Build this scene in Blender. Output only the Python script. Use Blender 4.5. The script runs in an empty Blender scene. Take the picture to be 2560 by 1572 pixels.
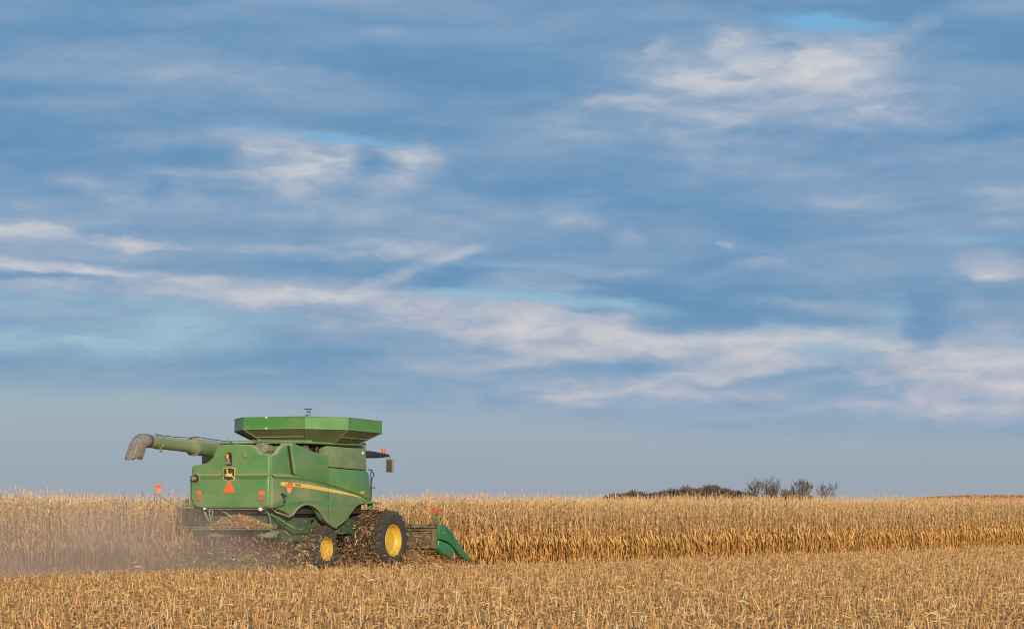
import bpy, bmesh, math, random
import numpy as np
from mathutils import Vector, Matrix

SC = bpy.context.scene
COL = SC.collection
R = math.radians
rng = np.random.default_rng(7)
random.seed(5)

# ------------------------------------------------------------------ camera
EYE = 2.07
cam = bpy.data.cameras.new('camera')
cam.lens = 105.0
cam.sensor_width = 36.0
cam.clip_end = 20000
cam.clip_start = 0.5
co = bpy.data.objects.new('camera', cam)
COL.objects.link(co)
co.location = (0, 0, EYE)
co.rotation_euler = (R(90) + math.atan(492 / 7467), 0, 0)
SC.camera = co

# ------------------------------------------------------------------ light and exposure
SUN_AZ, SUN_EL = R(169.0), R(12.0)
SC.view_settings.view_transform = 'Standard'
SC.view_settings.look = 'None'
SC.view_settings.gamma = 1.0
SC.view_settings.exposure = 0.2
SC.cycles.use_denoising = True
SC.cycles.pixel_filter_type = 'BLACKMAN_HARRIS'
SC.cycles.filter_width = 1.1
SC.cycles.volume_max_steps = 256
SC.cycles.max_bounces = 8
SC.cycles.transparent_max_bounces = 8

sd = Vector((math.cos(SUN_EL) * math.sin(SUN_AZ), math.cos(SUN_EL) * math.cos(SUN_AZ), math.sin(SUN_EL)))
sl = bpy.data.lights.new('sun', 'SUN')
sl.energy = 4.8
sl.angle = R(0.6)
sl.color = (1.0, 0.83, 0.60)
so = bpy.data.objects.new('sun', sl)
COL.objects.link(so)
so.rotation_euler = sd.to_track_quat('Z', 'Y').to_euler()
so.location = sd * 200

# ------------------------------------------------------------------ world: evening sky under broken cloud
W = bpy.data.worlds.new('World')
SC.world = W
W.use_nodes = True
nt = W.node_tree
nt.nodes.clear()


class NB:
    """small node builder"""
    def __init__(s, tree): s.t = tree
    def n(s, typ, **kw):
        nd = s.t.nodes.new(typ)
        for k, v in kw.items(): setattr(nd, k, v)
        return nd
    def put(s, sock, v):
        if isinstance(v, bpy.types.NodeSocket): s.t.links.new(v, sock)
        else: sock.default_value = v
    def m(s, op, a, b=0.0, c=0.0, clamp=False):
        nd = s.n('ShaderNodeMath', operation=op, use_clamp=clamp)
        for i, v in enumerate((a, b, c)): s.put(nd.inputs[i], v)
        return nd.outputs[0]
    def vm(s, op, a, b=None, scale=None):
        nd = s.n('ShaderNodeVectorMath', operation=op)
        s.put(nd.inputs[0], a)
        if b is not None: s.put(nd.inputs[1], b)
        if scale is not None: s.put(nd.inputs['Scale'], scale)
        return nd.outputs['Value'] if op in ('LENGTH', 'DOT_PRODUCT') else nd.outputs[0]
    def noise(s, vec, scale=1.0, detail=4.0, rough=0.5, dist=0.0):
        nd = s.n('ShaderNodeTexNoise')
        s.put(nd.inputs['Vector'], vec)
        nd.inputs['Scale'].default_value = scale
        nd.inputs['Detail'].default_value = detail
        nd.inputs['Roughness'].default_value = rough
        nd.inputs['Distortion'].default_value = dist
        return nd
    def ramp(s, f, stops, interp='LINEAR'):
        nd = s.n('ShaderNodeValToRGB')
        cr = nd.color_ramp
        cr.interpolation = interp
        while len(cr.elements) < len(stops): cr.elements.new(0.5)
        for e, (p, c) in zip(cr.elements, stops):
            e.position = p
            e.color = (*c, 1) if len(c) == 3 else c
        s.put(nd.inputs[0], f)
        return nd.outputs[0]
    def mix(s, f, a, b, typ='MIX'):
        nd = s.n('ShaderNodeMix', data_type='RGBA', blend_type=typ)
        s.put(nd.inputs[0], f)
        for i, v in ((6, a), (7, b)):
            if isinstance(v, tuple) and len(v) == 3: v = (*v, 1)
            s.put(nd.inputs[i], v)
        return nd.outputs[2]
    def mr(s, v, a, b, c=0.0, d=1.0, smooth=True):
        nd = s.n('ShaderNodeMapRange', interpolation_type='SMOOTHSTEP' if smooth else 'LINEAR')
        for i, q in enumerate((v, a, b, c, d)): s.put(nd.inputs[i], q)
        return nd.outputs[0]


def srgb(r, g, b):
    return tuple(((c / 255) / 12.92 if c <= 10 else (((c / 255) + 0.055) / 1.055) ** 2.4) for c in (r, g, b))


def build_world():
    b = NB(nt)
    tc = b.n('ShaderNodeTexCoord').outputs['Generated']
    sep = b.n('ShaderNodeSeparateXYZ')
    nt.links.new(tc, sep.inputs[0])
    K = 74.67                                        # 1 unit = 0.0134 rad of sky
    az = b.m('MULTIPLY', b.m('ARCTAN2', sep.outputs[0], sep.outputs[1]), K)
    el = b.m('MULTIPLY', b.m('ARCSINE', sep.outputs[2]), K)
    cmb = b.n('ShaderNodeCombineXYZ')
    nt.links.new(az, cmb.inputs[0]); nt.links.new(el, cmb.inputs[1])
    uv = cmb.outputs[0]
    # domain warp
    w1 = b.noise(b.vm('MULTIPLY', uv, (0.28, 0.75, 1)), 1.0, 3, 0.5).outputs['Color']
    w1 = b.vm('MULTIPLY', b.vm('SUBTRACT', w1, (.5, .5, .5)), (1.5, 0.5, 0))
    w2 = b.noise(b.vm('MULTIPLY', uv, (1.3, 3.2, 1)), 1.0, 4, 0.55).outputs['Color']
    w2 = b.vm('MULTIPLY', b.vm('SUBTRACT', w2, (.5, .5, .5)), (0.8, 0.32, 0))
    wv = b.vm('ADD', b.vm('ADD', uv, w1), w2)

    def blobs(lst, grow=1.9):
        acc = 0.0
        for (x, y, rx, ry, rot, amp) in lst:
            mp = b.n('ShaderNodeMapping', vector_type='TEXTURE')
            nt.links.new(wv, mp.inputs[0])
            mp.inputs['Location'].default_value = ((x - 1280) / 100, (1278 - y) / 100, 0)
            mp.inputs['Rotation'].default_value = (0, 0, R(-rot))
            mp.inputs['Scale'].default_value = (rx * grow / 100, ry * grow / 100, 1)
            g = b.n('ShaderNodeTexGradient', gradient_type='SPHERICAL')
            nt.links.new(mp.outputs[0], g.inputs[0])
            acc = b.m('ADD', b.mr(g.outputs['Fac'], 0.0, 0.95, 0.0, amp), acc)
        return acc

    bright = [
        (2096, 140, 120, 60, 0, 1.0), (2060, 150, 60, 30, 0, .3), (2000, 300, 420, 110, 0, .22), (1841, 109, 50, 45, 0, .6), (1893, 156, 75, 40, 0, .45), (2033, 177, 65, 30, 0, .5),
        (1727, 205, 100, 26, 0, 1.1), (1571, 257, 68, 22, 0, 1.1), (1659, 119, 28, 18, -30, .45), (2278, 86, 65, 16, -20, .5),
        (1950, 220, 380, 95, 0, .34), (2190, 265, 150, 26, 22, .3), (2420, 45, 160, 42, 0, .22), (1763, 365, 80, 60, 0, .22),
        (1490, 312, 260, 45, 0, .26), (2060, 510, 210, 18, 0, .33), (2530, 520, 110, 50, 0, .3), (1446, 556, 70, 16, 0, .4),
        (1570, 597, 34, 22, 0, .5), (1810, 621, 16, 9, 0, .5), (1722, 38, 120, 18, 0, .24),
        (743, 408, 100, 52, 0, 1.9), (720, 398, 60, 28, 0, 1.0), (780, 500, 330, 80, 0, .2), (650, 430, 110, 40, 0, .35), (842, 390, 28, 30, 0, .5), (946, 390, 90, 18, 0, .7),
        (1055, 410, 66, 34, -25, .8), (961, 452, 80, 32, 0, .32), (250, 483, 80, 18, 8, .65), (291, 505, 62, 26, 0, .45),
        (358, 478, 36, 18, 0, .4), (473, 483, 42, 18, 20, .34), (447, 439, 85, 11, 0, .28), (520, 358, 200, 26, -4, .33),
        (977, 86, 62, 14, 0, .25), (130, 172, 230, 36, -4, .2), (468, 171, 160, 26, 0, .2), (753, 218, 260, 36, 6, .22),
        (120, 265, 150, 18, 0, .15), (52, 597, 95, 22, 0, .75), (130, 592, 55, 15, 0, .5), (250, 616, 150, 11, 3, .8),
        (338, 618, 42, 13, 0, .6), (857, 618, 290, 22, 0, .55),
        (156, 639, 260, 18, 0, .35), (156, 678, 210, 11, 3, .8), (286, 691, 190, 9, 4, .65), (104, 719, 170, 17, 0, .55),
        (520, 732, 230, 26, 0, .75), (728, 727, 150, 27, 0, .75), (608, 753, 75, 16, 0, .55), (987, 685, 135, 11, -17, .6),
        (1143, 641, 55, 15, -10, .5), (961, 639, 125, 11, 0, .35), (987, 748, 125, 24, 8, .6), (1169, 784, 190, 40, 8, .8),
        (883, 805, 110, 36, 0, .4),
        (1358, 810, 210, 44, 8, .9), (1514, 831, 210, 40, 5, .85), (1696, 841, 230, 28, 0, .85), (1956, 831, 210, 20, 0, .65),
        (1878, 873, 140, 30, 0, .65), (1436, 873, 150, 30, 0, .55), (1436, 688, 190, 12, -3, .5), (1332, 722, 140, 12, 0, .45),
        (1722, 919, 230, 16, -14, .6), (1826, 930, 160, 14, -14, .5), (2371, 893, 190, 40, -8, .62), (2423, 945, 190, 60, -8, .5),
        (2501, 670, 75, 25, 0, .6), (2490, 693, 44, 10, 0, .6), (1893, 660, 55, 12, 0, .35), (2163, 857, 130, 20, 8, .6),
        (2060, 768, 160, 13, 3, .4), (2423, 763, 55, 14, 0, .4), (1600, 960, 500, 40, -6, .3), (2300, 1000, 340, 90, 0, .32), (2420, 985, 240, 60, -10, .5), (1500, 880, 330, 70, 4, .25), (2350, 900, 260, 60, 0, .25), (1700, 985, 700, 50, 0, .2), (1150, 880, 260, 45, 0, .25), (700, 560, 900, 60, 0, .12), (2200, 400, 500, 120, 0, .12),
        (300, 925, 420, 14, 0, .2)]
    dark = [
        (1748, 763, 270, 50, 6, .6), (1722, 815, 130, 20, 0, .6), (1592, 732, 210, 30, 8, .5), (2293, 748, 105, 70, 0, .5),
        (2299, 831, 42, 45, 0, .7), (1410, 925, 230, 34, -4, .6), (1956, 940, 160, 12, -8, .5), (676, 873, 270, 48, 0, .5),
        (468, 966, 640, 40, 3, .45), (78, 696, 230, 7, 0, .7), (260, 748, 60, 40, 0, .35), (2008, 1065, 520, 36, 4, .35),
        (2475, 737, 130, 25, 0, .3), (1230, 1020, 260, 30, 0, .4), (1330, 745, 60, 7, 5, .6), (1460, 780, 55, 7, 4, .7),
        (930, 405, 40, 45, 0, .4), (1980, 125, 36, 9, 0, .5), (1830, 197, 30, 10, 0, .5), (364, 99, 260, 26, 0, .15),
        (870, 320, 300, 26, 4, .2), (1100, 700, 120, 22, -14, .4), (1650, 30, 400, 60, 0, .1), (2300, 340, 300, 80, 0, .1)]
    clear = [
        (2060, 70, 105, 20, 6, 1.4), (2163, 80, 65, 14, 5, .5), (870, 358, 150, 10, 4, 1.3), (700, 338, 120, 10, 0, .5), (1195, 745, 150, 12, 6, .85),
        (1436, 753, 190, 17, 6, .85), (78, 758, 210, 28, 0, .6), (156, 862, 330, 32, 0, .95), (468, 810, 180, 42, 0, .75),
        (2034, 862, 170, 34, 4, .7), (2205, 790, 42, 40, 0, .5), (2527, 857, 85, 12, 0, .55), (2371, 606, 210, 12, 0, .5),
        (1330, 662, 150, 9, 0, .5), (700, 790, 60, 20, 0, .3)]
    n1 = b.noise(b.vm('MULTIPLY', b.vm('ADD', uv, w1), (0.13, 0.52, 1)), 1.0, 4, 0.5).outputs['Fac']
    n2 = b.noise(b.vm('MULTIPLY', b.vm('ADD', wv, (0, 0, 3.1)), (0.26, 1.75, 1)), 1.0, 6, 0.55, .4).outputs['Fac']
    n3 = b.noise(b.vm('MULTIPLY', wv, (0.55, 2.1, 1)), 1.0, 6, 0.54, .3).outputs['Fac']
    n4 = b.noise(b.vm('MULTIPLY', b.vm('ADD', wv, (0, 0, 7.3)), (1.1, 2.7, 1)), 1.0, 5, 0.54, .4).outputs['Fac']
    base = b.m('MULTIPLY_ADD', b.m('SUBTRACT', n1, .5), 1.0, 0.33)
    base = b.m('MULTIPLY_ADD', b.m('SUBTRACT', n2, .5), b.mr(el, 10.0, 3.0, 0.42, 0.62), base)
    base = b.m('ADD', base, b.mr(el, 9.0, 3.0, 0.0, 0.05))
    Wb = blobs([(x, y + (8 if y > 780 else 0), rx, ry * (1.1 if y > 640 else 1), ro, a * (1.0 if y > 600 else 1)) for x, y, rx, ry, ro, a in bright])
    Db = blobs(dark)
    Cb = blobs(clear)
    W0 = Wb
    tex = b.mr(n3, 0.30, 0.70, 0.35, 1.25, smooth=False)
    Wb = b.m('MULTIPLY', Wb, tex)
    Wb = b.m('DIVIDE', b.m('MULTIPLY', Wb, 0.95), b.m('MULTIPLY_ADD', Wb, 0.95, 1.0))
    Wb = b.m('MULTIPLY', Wb, b.mr(n4, 0.3, 0.7, 0.70, 1.12, smooth=False))
    tone = b.m('ADD', base, Wb)
    tone = b.m('MULTIPLY_ADD', b.m('SUBTRACT', n4, .5), 0.10, tone)
    tone = b.m('SUBTRACT', tone, b.m('MULTIPLY', Db, 0.42))
    t8 = b.m('MULTIPLY', tone, 0.78)
    col_hi = b.ramp(t8, [(0.0, srgb(94, 139, 180)), (0.195, srgb(108, 149, 187)), (0.39, srgb(134, 163, 193)),
                         (0.56, srgb(164, 179, 199)), (0.74, srgb(194, 199, 207)), (1.0, srgb(216, 216, 216))])
    col_lo = b.ramp(t8, [(0.0, srgb(114, 153, 186)), (0.195, srgb(125, 159, 189)), (0.39, srgb(148, 170, 194)),
                         (0.56, srgb(174, 182, 197)), (0.74, srgb(195, 196, 203)), (1.0, srgb(214, 211, 211))])
    cloud = b.mix(b.mr(el, 8.0, 2.5), col_hi, col_lo)
    sky = b.n('ShaderNodeTexSky', sky_type='NISHITA')
    sky.sun_disc = False
    sky.sun_elevation = SUN_EL
    sky.sun_rotation = SUN_AZ
    sky.altitude = 300
    sky.air_density = 1.0
    sky.dust_density = 1.0
    cl = b.mix(b.mr(el, 3.5, 10.5), srgb(148, 187, 208), srgb(112, 172, 216))
    cl = b.mix(0.10, cl, b.vm('SCALE', sky.outputs[0], scale=0.10))
    ctex = b.mr(n3, 0.30, 0.66, 0.95, 0.35)
    cfac = b.m('MULTIPLY', b.m('MULTIPLY', Cb, ctex), b.mr(W0, 0.35, 1.1, 1.25, 0.40), clamp=True)
    colr = b.mix(cfac, cloud, cl)
    hz = b.ramp(b.mr(el, -0.5, 3.6, smooth=False), [(0.0, srgb(160, 162, 171)), (0.35, srgb(156, 168, 179)), (0.75, srgb(161, 178, 189)), (1.0, srgb(162, 181, 193))])
    elw = b.m('MULTIPLY_ADD', b.m('SUBTRACT', n1, .5), 1.6, b.m('MULTIPLY_ADD', b.m('MINIMUM', b.m('MAXIMUM', az, -14), 14), 0.055, el))
    colr = b.mix(b.mr(elw, 3.1, 1.9, 0.0, 0.93), colr, hz)
    bg = b.n('ShaderNodeBackground')
    nt.links.new(b.vm('SCALE', colr, scale=10.0 * 2 ** -SC.view_settings.exposure), bg.inputs['Color'])
    bg.inputs['Strength'].default_value = 0.10
    out = b.n('ShaderNodeOutputWorld')
    nt.links.new(bg.outputs[0], out.inputs['Surface'])


build_world()


# ------------------------------------------------------------------ object helpers
def tag(o, label=None, cat=None, group=None, kind=None):
    if label: o['label'] = label
    if cat: o['category'] = cat
    if group: o['group'] = group
    if kind: o['kind'] = kind
    return o


def empty(name, loc, rz=0.0):
    o = bpy.data.objects.new(name, None)
    COL.objects.link(o)
    o.location = loc
    o.rotation_euler = (0, 0, rz)
    o.empty_display_size = 0.3
    return o


class MB:
    """collects shapes and links them as ONE mesh object"""
    def __init__(s): s.v, s.f, s.mi = [], [], []
    def add(s, vs, fs, mat=0):
        o = len(s.v)
        s.v += [tuple(p) for p in vs]
        s.f += [tuple(i + o for i in f) for f in fs]
        s.mi += [mat] * len(fs)
        return s
    def addbm(s, bm, mat=0):
        bm.verts.ensure_lookup_table(); bm.verts.index_update()
        return s.add([v.co for v in bm.verts], [[v.index for v in f.verts] for f in bm.faces], mat)
    def box(s, c, size, bevel=0.0, mat=0, rot=None):
        bm = bmesh.new()
        bmesh.ops.create_cube(bm, size=1.0)
        for v in bm.verts: v.co = Vector((v.co.x * size[0], v.co.y * size[1], v.co.z * size[2]))
        if bevel: bmesh.ops.bevel(bm, geom=list(bm.edges), offset=bevel, segments=2, profile=.6, affect='EDGES')
        M = Matrix.Translation(c)
        if rot is not None: M = M @ rot
        bmesh.ops.transform(bm, matrix=M, verts=bm.verts)
        s.addbm(bm, mat); bm.free()
        return s
    def prism(s, outline, fn, d0, d1, bevel=0.0, seg=3, mat=0):
        """polygon (a,b) -> fn(a,b,d); d0/d1 numbers or functions of (a,b)"""
        bm = bmesh.new()
        g0 = d0 if callable(d0) else (lambda a, b: d0)
        g1 = d1 if callable(d1) else (lambda a, b: d1)
        A = [bm.verts.new(fn(a, b, g0(a, b))) for a, b in outline]
        B = [bm.verts.new(fn(a, b, g1(a, b))) for a, b in outline]
        n = len(outline)
        bm.faces.new(A); f1 = bm.faces.new(B[::-1])
        for i in range(n): bm.faces.new((A[(i + 1) % n], A[i], B[i], B[(i + 1) % n]))
        bmesh.ops.recalc_face_normals(bm, faces=bm.faces)
        if bevel:
            es = [e for e in bm.edges if len(e.link_faces) == 2 and e.calc_face_angle(0) > R(35)]
            bmesh.ops.bevel(bm, geom=es, offset=bevel, segments=seg, profile=.5, affect='EDGES', clamp_overlap=True)
        s.addbm(bm, mat); bm.free()
        return s
    def tube(s, pts, r, n=8, mat=0, cap=True):
        pts = [Vector(p) for p in pts]
        rs = r if isinstance(r, (list, tuple)) else [r] * len(pts)
        vs, fs = [], []
        prev = None
        for i, p in enumerate(pts):
            d = (pts[min(i + 1, len(pts) - 1)] - pts[max(i - 1, 0)]).normalized()
            if prev is None:
                x = d.orthogonal().normalized()
            else:
                x = (prev - d * prev.dot(d)).normalized()
            prev = x
            y = d.cross(x)
            for k in range(n):
                t = 2 * math.pi * k / n
                vs.append(p + (x * math.cos(t) + y * math.sin(t)) * rs[i])
        for i in range(len(pts) - 1):
            for k in range(n):
                fs.append((i * n + k, i * n + (k + 1) % n, (i + 1) * n + (k + 1) % n, (i + 1) * n + k))
        if cap:
            fs.append(tuple(range(n))[::-1]); fs.append(tuple((len(pts) - 1) * n + k for k in range(n)))
        return s.add(vs, fs, mat)
    def lathe(s, prof, c, n=32, axis='X', mat=0):
        """profile of (axial, radius)"""
        vs, fs = [], []
        for (x, r) in prof:
            for k in range(n):
                t = 2 * math.pi * k / n
                q = {'X': (x, r * math.cos(t), r * math.sin(t)), 'Y': (r * math.cos(t), x, r * math.sin(t)), 'Z': (r * math.cos(t), r * math.sin(t), x)}[axis]
                vs.append((q[0] + c[0], q[1] + c[1], q[2] + c[2]))
        for i in range(len(prof) - 1):
            for k in range(n):
                fs.append((i * n + k, i * n + (k + 1) % n, (i + 1) * n + (k + 1) % n, (i + 1) * n + k))
        return s.add(vs, fs, mat)
    def build(s, name, mats, parent=None, smooth=32, recalc=True):
        me = bpy.data.meshes.new(name)
        me.from_pydata(s.v, [], s.f)
        if recalc:
            bm = bmesh.new(); bm.from_mesh(me)
            bmesh.ops.recalc_face_normals(bm, faces=bm.faces)
            bm.to_mesh(me); bm.free()
        for m in (mats if isinstance(mats, (list, tuple)) else [mats]): me.materials.append(m)
        me.polygons.foreach_set('material_index', s.mi)
        if smooth:
            me.polygons.foreach_set('use_smooth', [True] * len(me.polygons))
            me.set_sharp_from_angle(angle=R(smooth))
        o = bpy.data.objects.new(name, me)
        COL.objects.link(o)
        if parent is not None: o.parent = parent
        return o


def np_mesh(name, V, Q, mat, cols=None):
    """big quad mesh from numpy arrays"""
    me = bpy.data.meshes.new(name)
    V = np.ascontiguousarray(V, dtype=np.float32); Q = np.ascontiguousarray(Q, dtype=np.int32)
    me.vertices.add(len(V)); me.vertices.foreach_set('co', V.ravel())
    me.loops.add(Q.size); me.loops.foreach_set('vertex_index', Q.ravel())
    me.polygons.add(len(Q))
    me.polygons.foreach_set('loop_start', np.arange(0, Q.size, 4, dtype=np.int32))
    me.update(calc_edges=True)
    if cols is not None:
        at = me.color_attributes.new('tint', 'FLOAT_COLOR', 'POINT')
        c4 = np.ones((len(V), 4), np.float32); c4[:, :3] = cols
        at.data.foreach_set('color', c4.ravel())
    me.materials.append(mat)
    o = bpy.data.objects.new(name, me)
    COL.objects.link(o)
    return o


# ------------------------------------------------------------------ materials
def mat_new(name):
    m = bpy.data.materials.new(name)
    m.use_nodes = True
    t = m.node_tree
    return m, NB(t), t.nodes['Principled BSDF'], t


def simple(name, col, rough=0.6, metal=0.0, var=0.15, scale=6.0, spec=None):
    m, b, p, t = mat_new(name)
    tc = b.n('ShaderNodeTexCoord').outputs['Object']
    n = b.noise(tc, scale, 5, .6).outputs['Fac']
    c2 = tuple(c * (1 - var) for c in col); c1 = tuple(min(1, c * (1 + var)) for c in col)
    t.links.new(b.ramp(n, [(0.3, c2), (0.7, c1)]), p.inputs['Base Color'])
    p.inputs['Roughness'].default_value = rough
    p.inputs['Metallic'].default_value = metal
    if spec is not None: p.inputs['Specular IOR Level'].default_value = spec
    return m


def paint(name, col, dust=(0.33, 0.28, 0.19), amount=0.35, rough=0.38, top=0.85):
    """machine paint with dust settled on it: more on faces that look up, in clouds elsewhere"""
    m, b, p, t = mat_new(name)
    tc = b.n('ShaderNodeTexCoord').outputs['Object']
    n = b.noise(b.vm('MULTIPLY', tc, (1, 1, 1.6)), 0.9, 6, .6).outputs['Fac']
    fine = b.noise(tc, 22, 4, .7).outputs['Fac']
    geo = b.n('ShaderNodeNewGeometry')
    sp = b.n('ShaderNodeSeparateXYZ'); t.links.new(geo.outputs['Normal'], sp.inputs[0])
    up = b.mr(sp.outputs[2], 0.15, 0.85, 0.0, top)
    d = b.mr(n, 0.25, 0.80, amount * .22, amount)
    d = b.m('MULTIPLY', d, b.mr(fine, 0.2, 0.8, 0.7, 1.25))
    d = b.m('MAXIMUM', d, up, clamp=True)
    t.links.new(b.mix(d, col, dust), p.inputs['Base Color'])
    t.links.new(b.mr(d, 0, .7, rough, 0.68), p.inputs['Roughness'])
    p.inputs['Coat Weight'].default_value = 0.0
    bp = b.n('ShaderNodeBump'); bp.inputs['Strength'].default_value = 0.04
    t.links.new(b.noise(tc, 3.0, 3, .5).outputs['Fac'], bp.inputs['Height'])
    t.links.new(bp.outputs[0], p.inputs['Normal'])
    return m


def tint_mat(name, rough=0.75, trans=0.32):
    m, b, p, t = mat_new(name)
    at = b.n('ShaderNodeAttribute', attribute_name='tint').outputs['Color']
    t.links.new(at, p.inputs['Base Color'])
    p.inputs['Roughness'].default_value = rough
    p.inputs['Specular IOR Level'].default_value = 0.25
    if trans:
        tr = b.n('ShaderNodeBsdfTranslucent'); t.links.new(at, tr.inputs['Color'])
        ms = b.n('ShaderNodeMixShader'); ms.inputs[0].default_value = trans
        t.links.new(p.outputs[0], ms.inputs[1]); t.links.new(tr.outputs[0], ms.inputs[2])
        t.links.new(ms.outputs[0], t.nodes['Material Output'].inputs['Surface'])
    return m


GREEN = paint('green_paint', (0.038, 0.185, 0.040), amount=0.34, rough=.27)
GREEN_CLEAN = paint('green_paint_clean', (0.030, 0.185, 0.032), amount=0.30, rough=0.28, top=.7)
GREEN_DUSTY = paint('green_paint_dusty', (0.050, 0.165, 0.046), amount=0.62)
GREEN_HEAD = paint('header_green', (0.010, 0.15, 0.055), amount=0.12, rough=0.3, top=0.25)
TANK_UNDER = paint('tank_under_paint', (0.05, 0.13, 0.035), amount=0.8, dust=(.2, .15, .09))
YELLOW = paint('yellow_paint', (0.52, 0.32, 0.010), amount=0.35, rough=.4, top=.4, dust=(.42, .3, .14))
STRIPE = simple('stripe_yellow', (0.66, 0.44, 0.10), .45)
DECAL_YELLOW = simple('decal_yellow', (0.62, 0.46, 0.07), .5, var=.05)
DECAL_DARK = simple('decal_dark', (0.045, 0.04, 0.035), .5)
ORANGE = simple('signal_orange', (0.90, 0.115, 0.03), .45, var=.05)
RED = simple('lamp_red', (0.62, 0.06, 0.035), .3, var=.1)
AMBER = simple('beacon_amber', (0.70, 0.12, 0.03), .25, var=.1)
STRIPE_PALE = simple('pale_trim', (0.27, 0.30, 0.17), .6)
WHITE = simple('pale_plastic', (0.62, 0.62, 0.56), .5)
RUBBER = simple('rubber', (0.040, 0.034, 0.030), .85, var=.35, scale=9)
BLACK = simple('black_metal', (0.022, 0.022, 0.022), .5)
DARK = simple('dark_inside', (0.02, 0.018, 0.014), .9)
GREY = simple('dusty_grey', (0.20, 0.175, 0.15), .8, var=.3)
SPOUT = simple('spout_rubber', (0.185, 0.162, 0.142), .85, var=.35, scale=5)
STEEL = simple('dirty_steel', (0.115, 0.09, 0.055), .85, var=.75, scale=4)
GLASS = simple('dark_glass', (0.02, 0.025, 0.03), .08)
STRAW = tint_mat('straw')
CORNM = tint_mat('dry_corn')
BARK = simple('bark', (0.14, 0.112, 0.10), .9)
TWIG = simple('twigs', (0.15, 0.12, 0.105), .9)


def ground_mat():
    m, b, p, t = mat_new('field_soil')
    tc = b.n('ShaderNodeTexCoord').outputs['Object']
    n = b.noise(tc, 0.35, 5, .6).outputs['Fac']
    n2 = b.noise(tc, 9, 5, .7).outputs['Fac']
    c = b.ramp(n2, [(0.3, (0.15, 0.08, 0.03)), (0.55, (0.33, 0.19, 0.07)), (0.75, (0.52, 0.315, 0.12))])
    c = b.mix(b.mr(n, .3, .7, 0, .5), c, (0.30, 0.18, 0.075))
    t.links.new(c, p.inputs['Base Color'])
    p.inputs['Roughness'].default_value = 0.95
    return m


SOIL = ground_mat()

# ------------------------------------------------------------------ layout of the field
A = R(27.6)                                          # heading of the rows, clockwise from +Y
FW = np.array([math.sin(A), math.cos(A)])
RT = np.array([math.cos(A), -math.sin(A)])
ORG = np.array([-6.265, 107.864])                    # ground under the combine's front axle


def uv2xy(u, v):
    u = np.asarray(u, float); v = np.asarray(v, float)
    return ORG[0] + u * FW[0] + v * RT[0], ORG[1] + u * FW[1] + v * RT[1]


def hill(x, y):
    x = np.asarray(x, float); y = np.asarray(y, float)
    a = np.clip((x * 700 / np.maximum(y, 1) - 54) / 55, 0, 1); a = a * a * (3 - 2 * a)
    c = np.clip((y - 380) / 320, 0, 1); c = c * c * (3 - 2 * c)
    d = np.clip((2600 - y) / 1200, 0, 1)
    return 4.0 * (0.3 * np.sqrt(a) + 0.7 * a) * c * d


# ground sheet
def build_ground():
    xs = np.concatenate([np.linspace(-2500, -300, 12), np.linspace(-260, 400, 67), np.linspace(450, 2500, 12)])
    ys = np.concatenate([np.linspace(-400, 0, 5), np.linspace(20, 1200, 60), np.linspace(1300, 6000, 20)])
    X, Y = np.meshgrid(xs, ys)
    V = np.stack([X, Y, hill(X, Y)], -1).reshape(-1, 3)
    nx = len(xs)
    i = np.arange(len(ys) - 1)[:, None] * nx + np.arange(nx - 1)[None]
    Q = np.stack([i, i + 1, i + nx + 1, i + nx], -1).reshape(-1, 4)
    o = np_mesh('ground', V, Q, SOIL)
    o['kind'] = 'structure'


build_ground()


def strips(P, D, Wd, L, bend, width, cols, seg=2):
    """N curved strips: start P, direction D, side Wd, sag vector bend; returns V,Q,C"""
    N = len(P)
    V = []
    for k in range(seg + 1):
        t = k / seg
        c = P + D * (L * t)[:, None] + bend * (t * t)
        w = width * (1 - 0.75 * t ** 2) if seg > 1 else width
        V += [c - Wd * (w / 2)[:, None], c + Wd * (w / 2)[:, None]]
    V = np.stack(V, 1)                               # N, 2(seg+1), 3
    m = 2 * (seg + 1)
    q = np.array([[2 * k, 2 * k + 1, 2 * k + 3, 2 * k + 2] for k in range(seg)])
    Q = (np.arange(N)[:, None, None] * m + q[None]).reshape(-1, 4)
    C = np.repeat(cols[:, None, :], m, 1).reshape(-1, 3)
    return V.reshape(-1, 3), Q, C


def merge(parts):
    Vs, Qs, Cs, o = [], [], [], 0
    for V, Q, C in parts:
        Vs.append(V); Qs.append(Q + o); Cs.append(C); o += len(V)
    return np.concatenate(Vs), np.concatenate(Qs), np.concatenate(Cs)


def randdir(n, zs=1.0):
    d = rng.normal(size=(n, 3)); d[:, 2] *= zs
    return d / np.linalg.norm(d, axis=1)[:, None]


def straw_cols(n, base=(0.57, 0.33, 0.125), var=0.35, pale=0.15):
    c = np.array(base)[None] * (1 + var * (rng.random((n, 1)) * 2 - 1.2))
    c *= 1 + 0.035 * rng.normal(size=(n, 3))
    k = rng.random(n) < pale
    c[k] = np.array((0.74, 0.56, 0.30)) * (0.8 + 0.35 * rng.random((k.sum(), 1)))
    k = rng.random(n) < 0.12
    c[k] = np.array((0.36, 0.19, 0.07)) * (0.7 + 0.5 * rng.random((k.sum(), 1)))
    return np.clip(c, 0.01, 0.9)


def in_view(x, y, pad=3.0):
    return (np.abs(x) < 0.1714 * y + pad)


def standing(u, v):
    """true where the crop has not been cut yet"""
    return (v < -3.25) | ((v < 3.25) & (u > 3.2))


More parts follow.
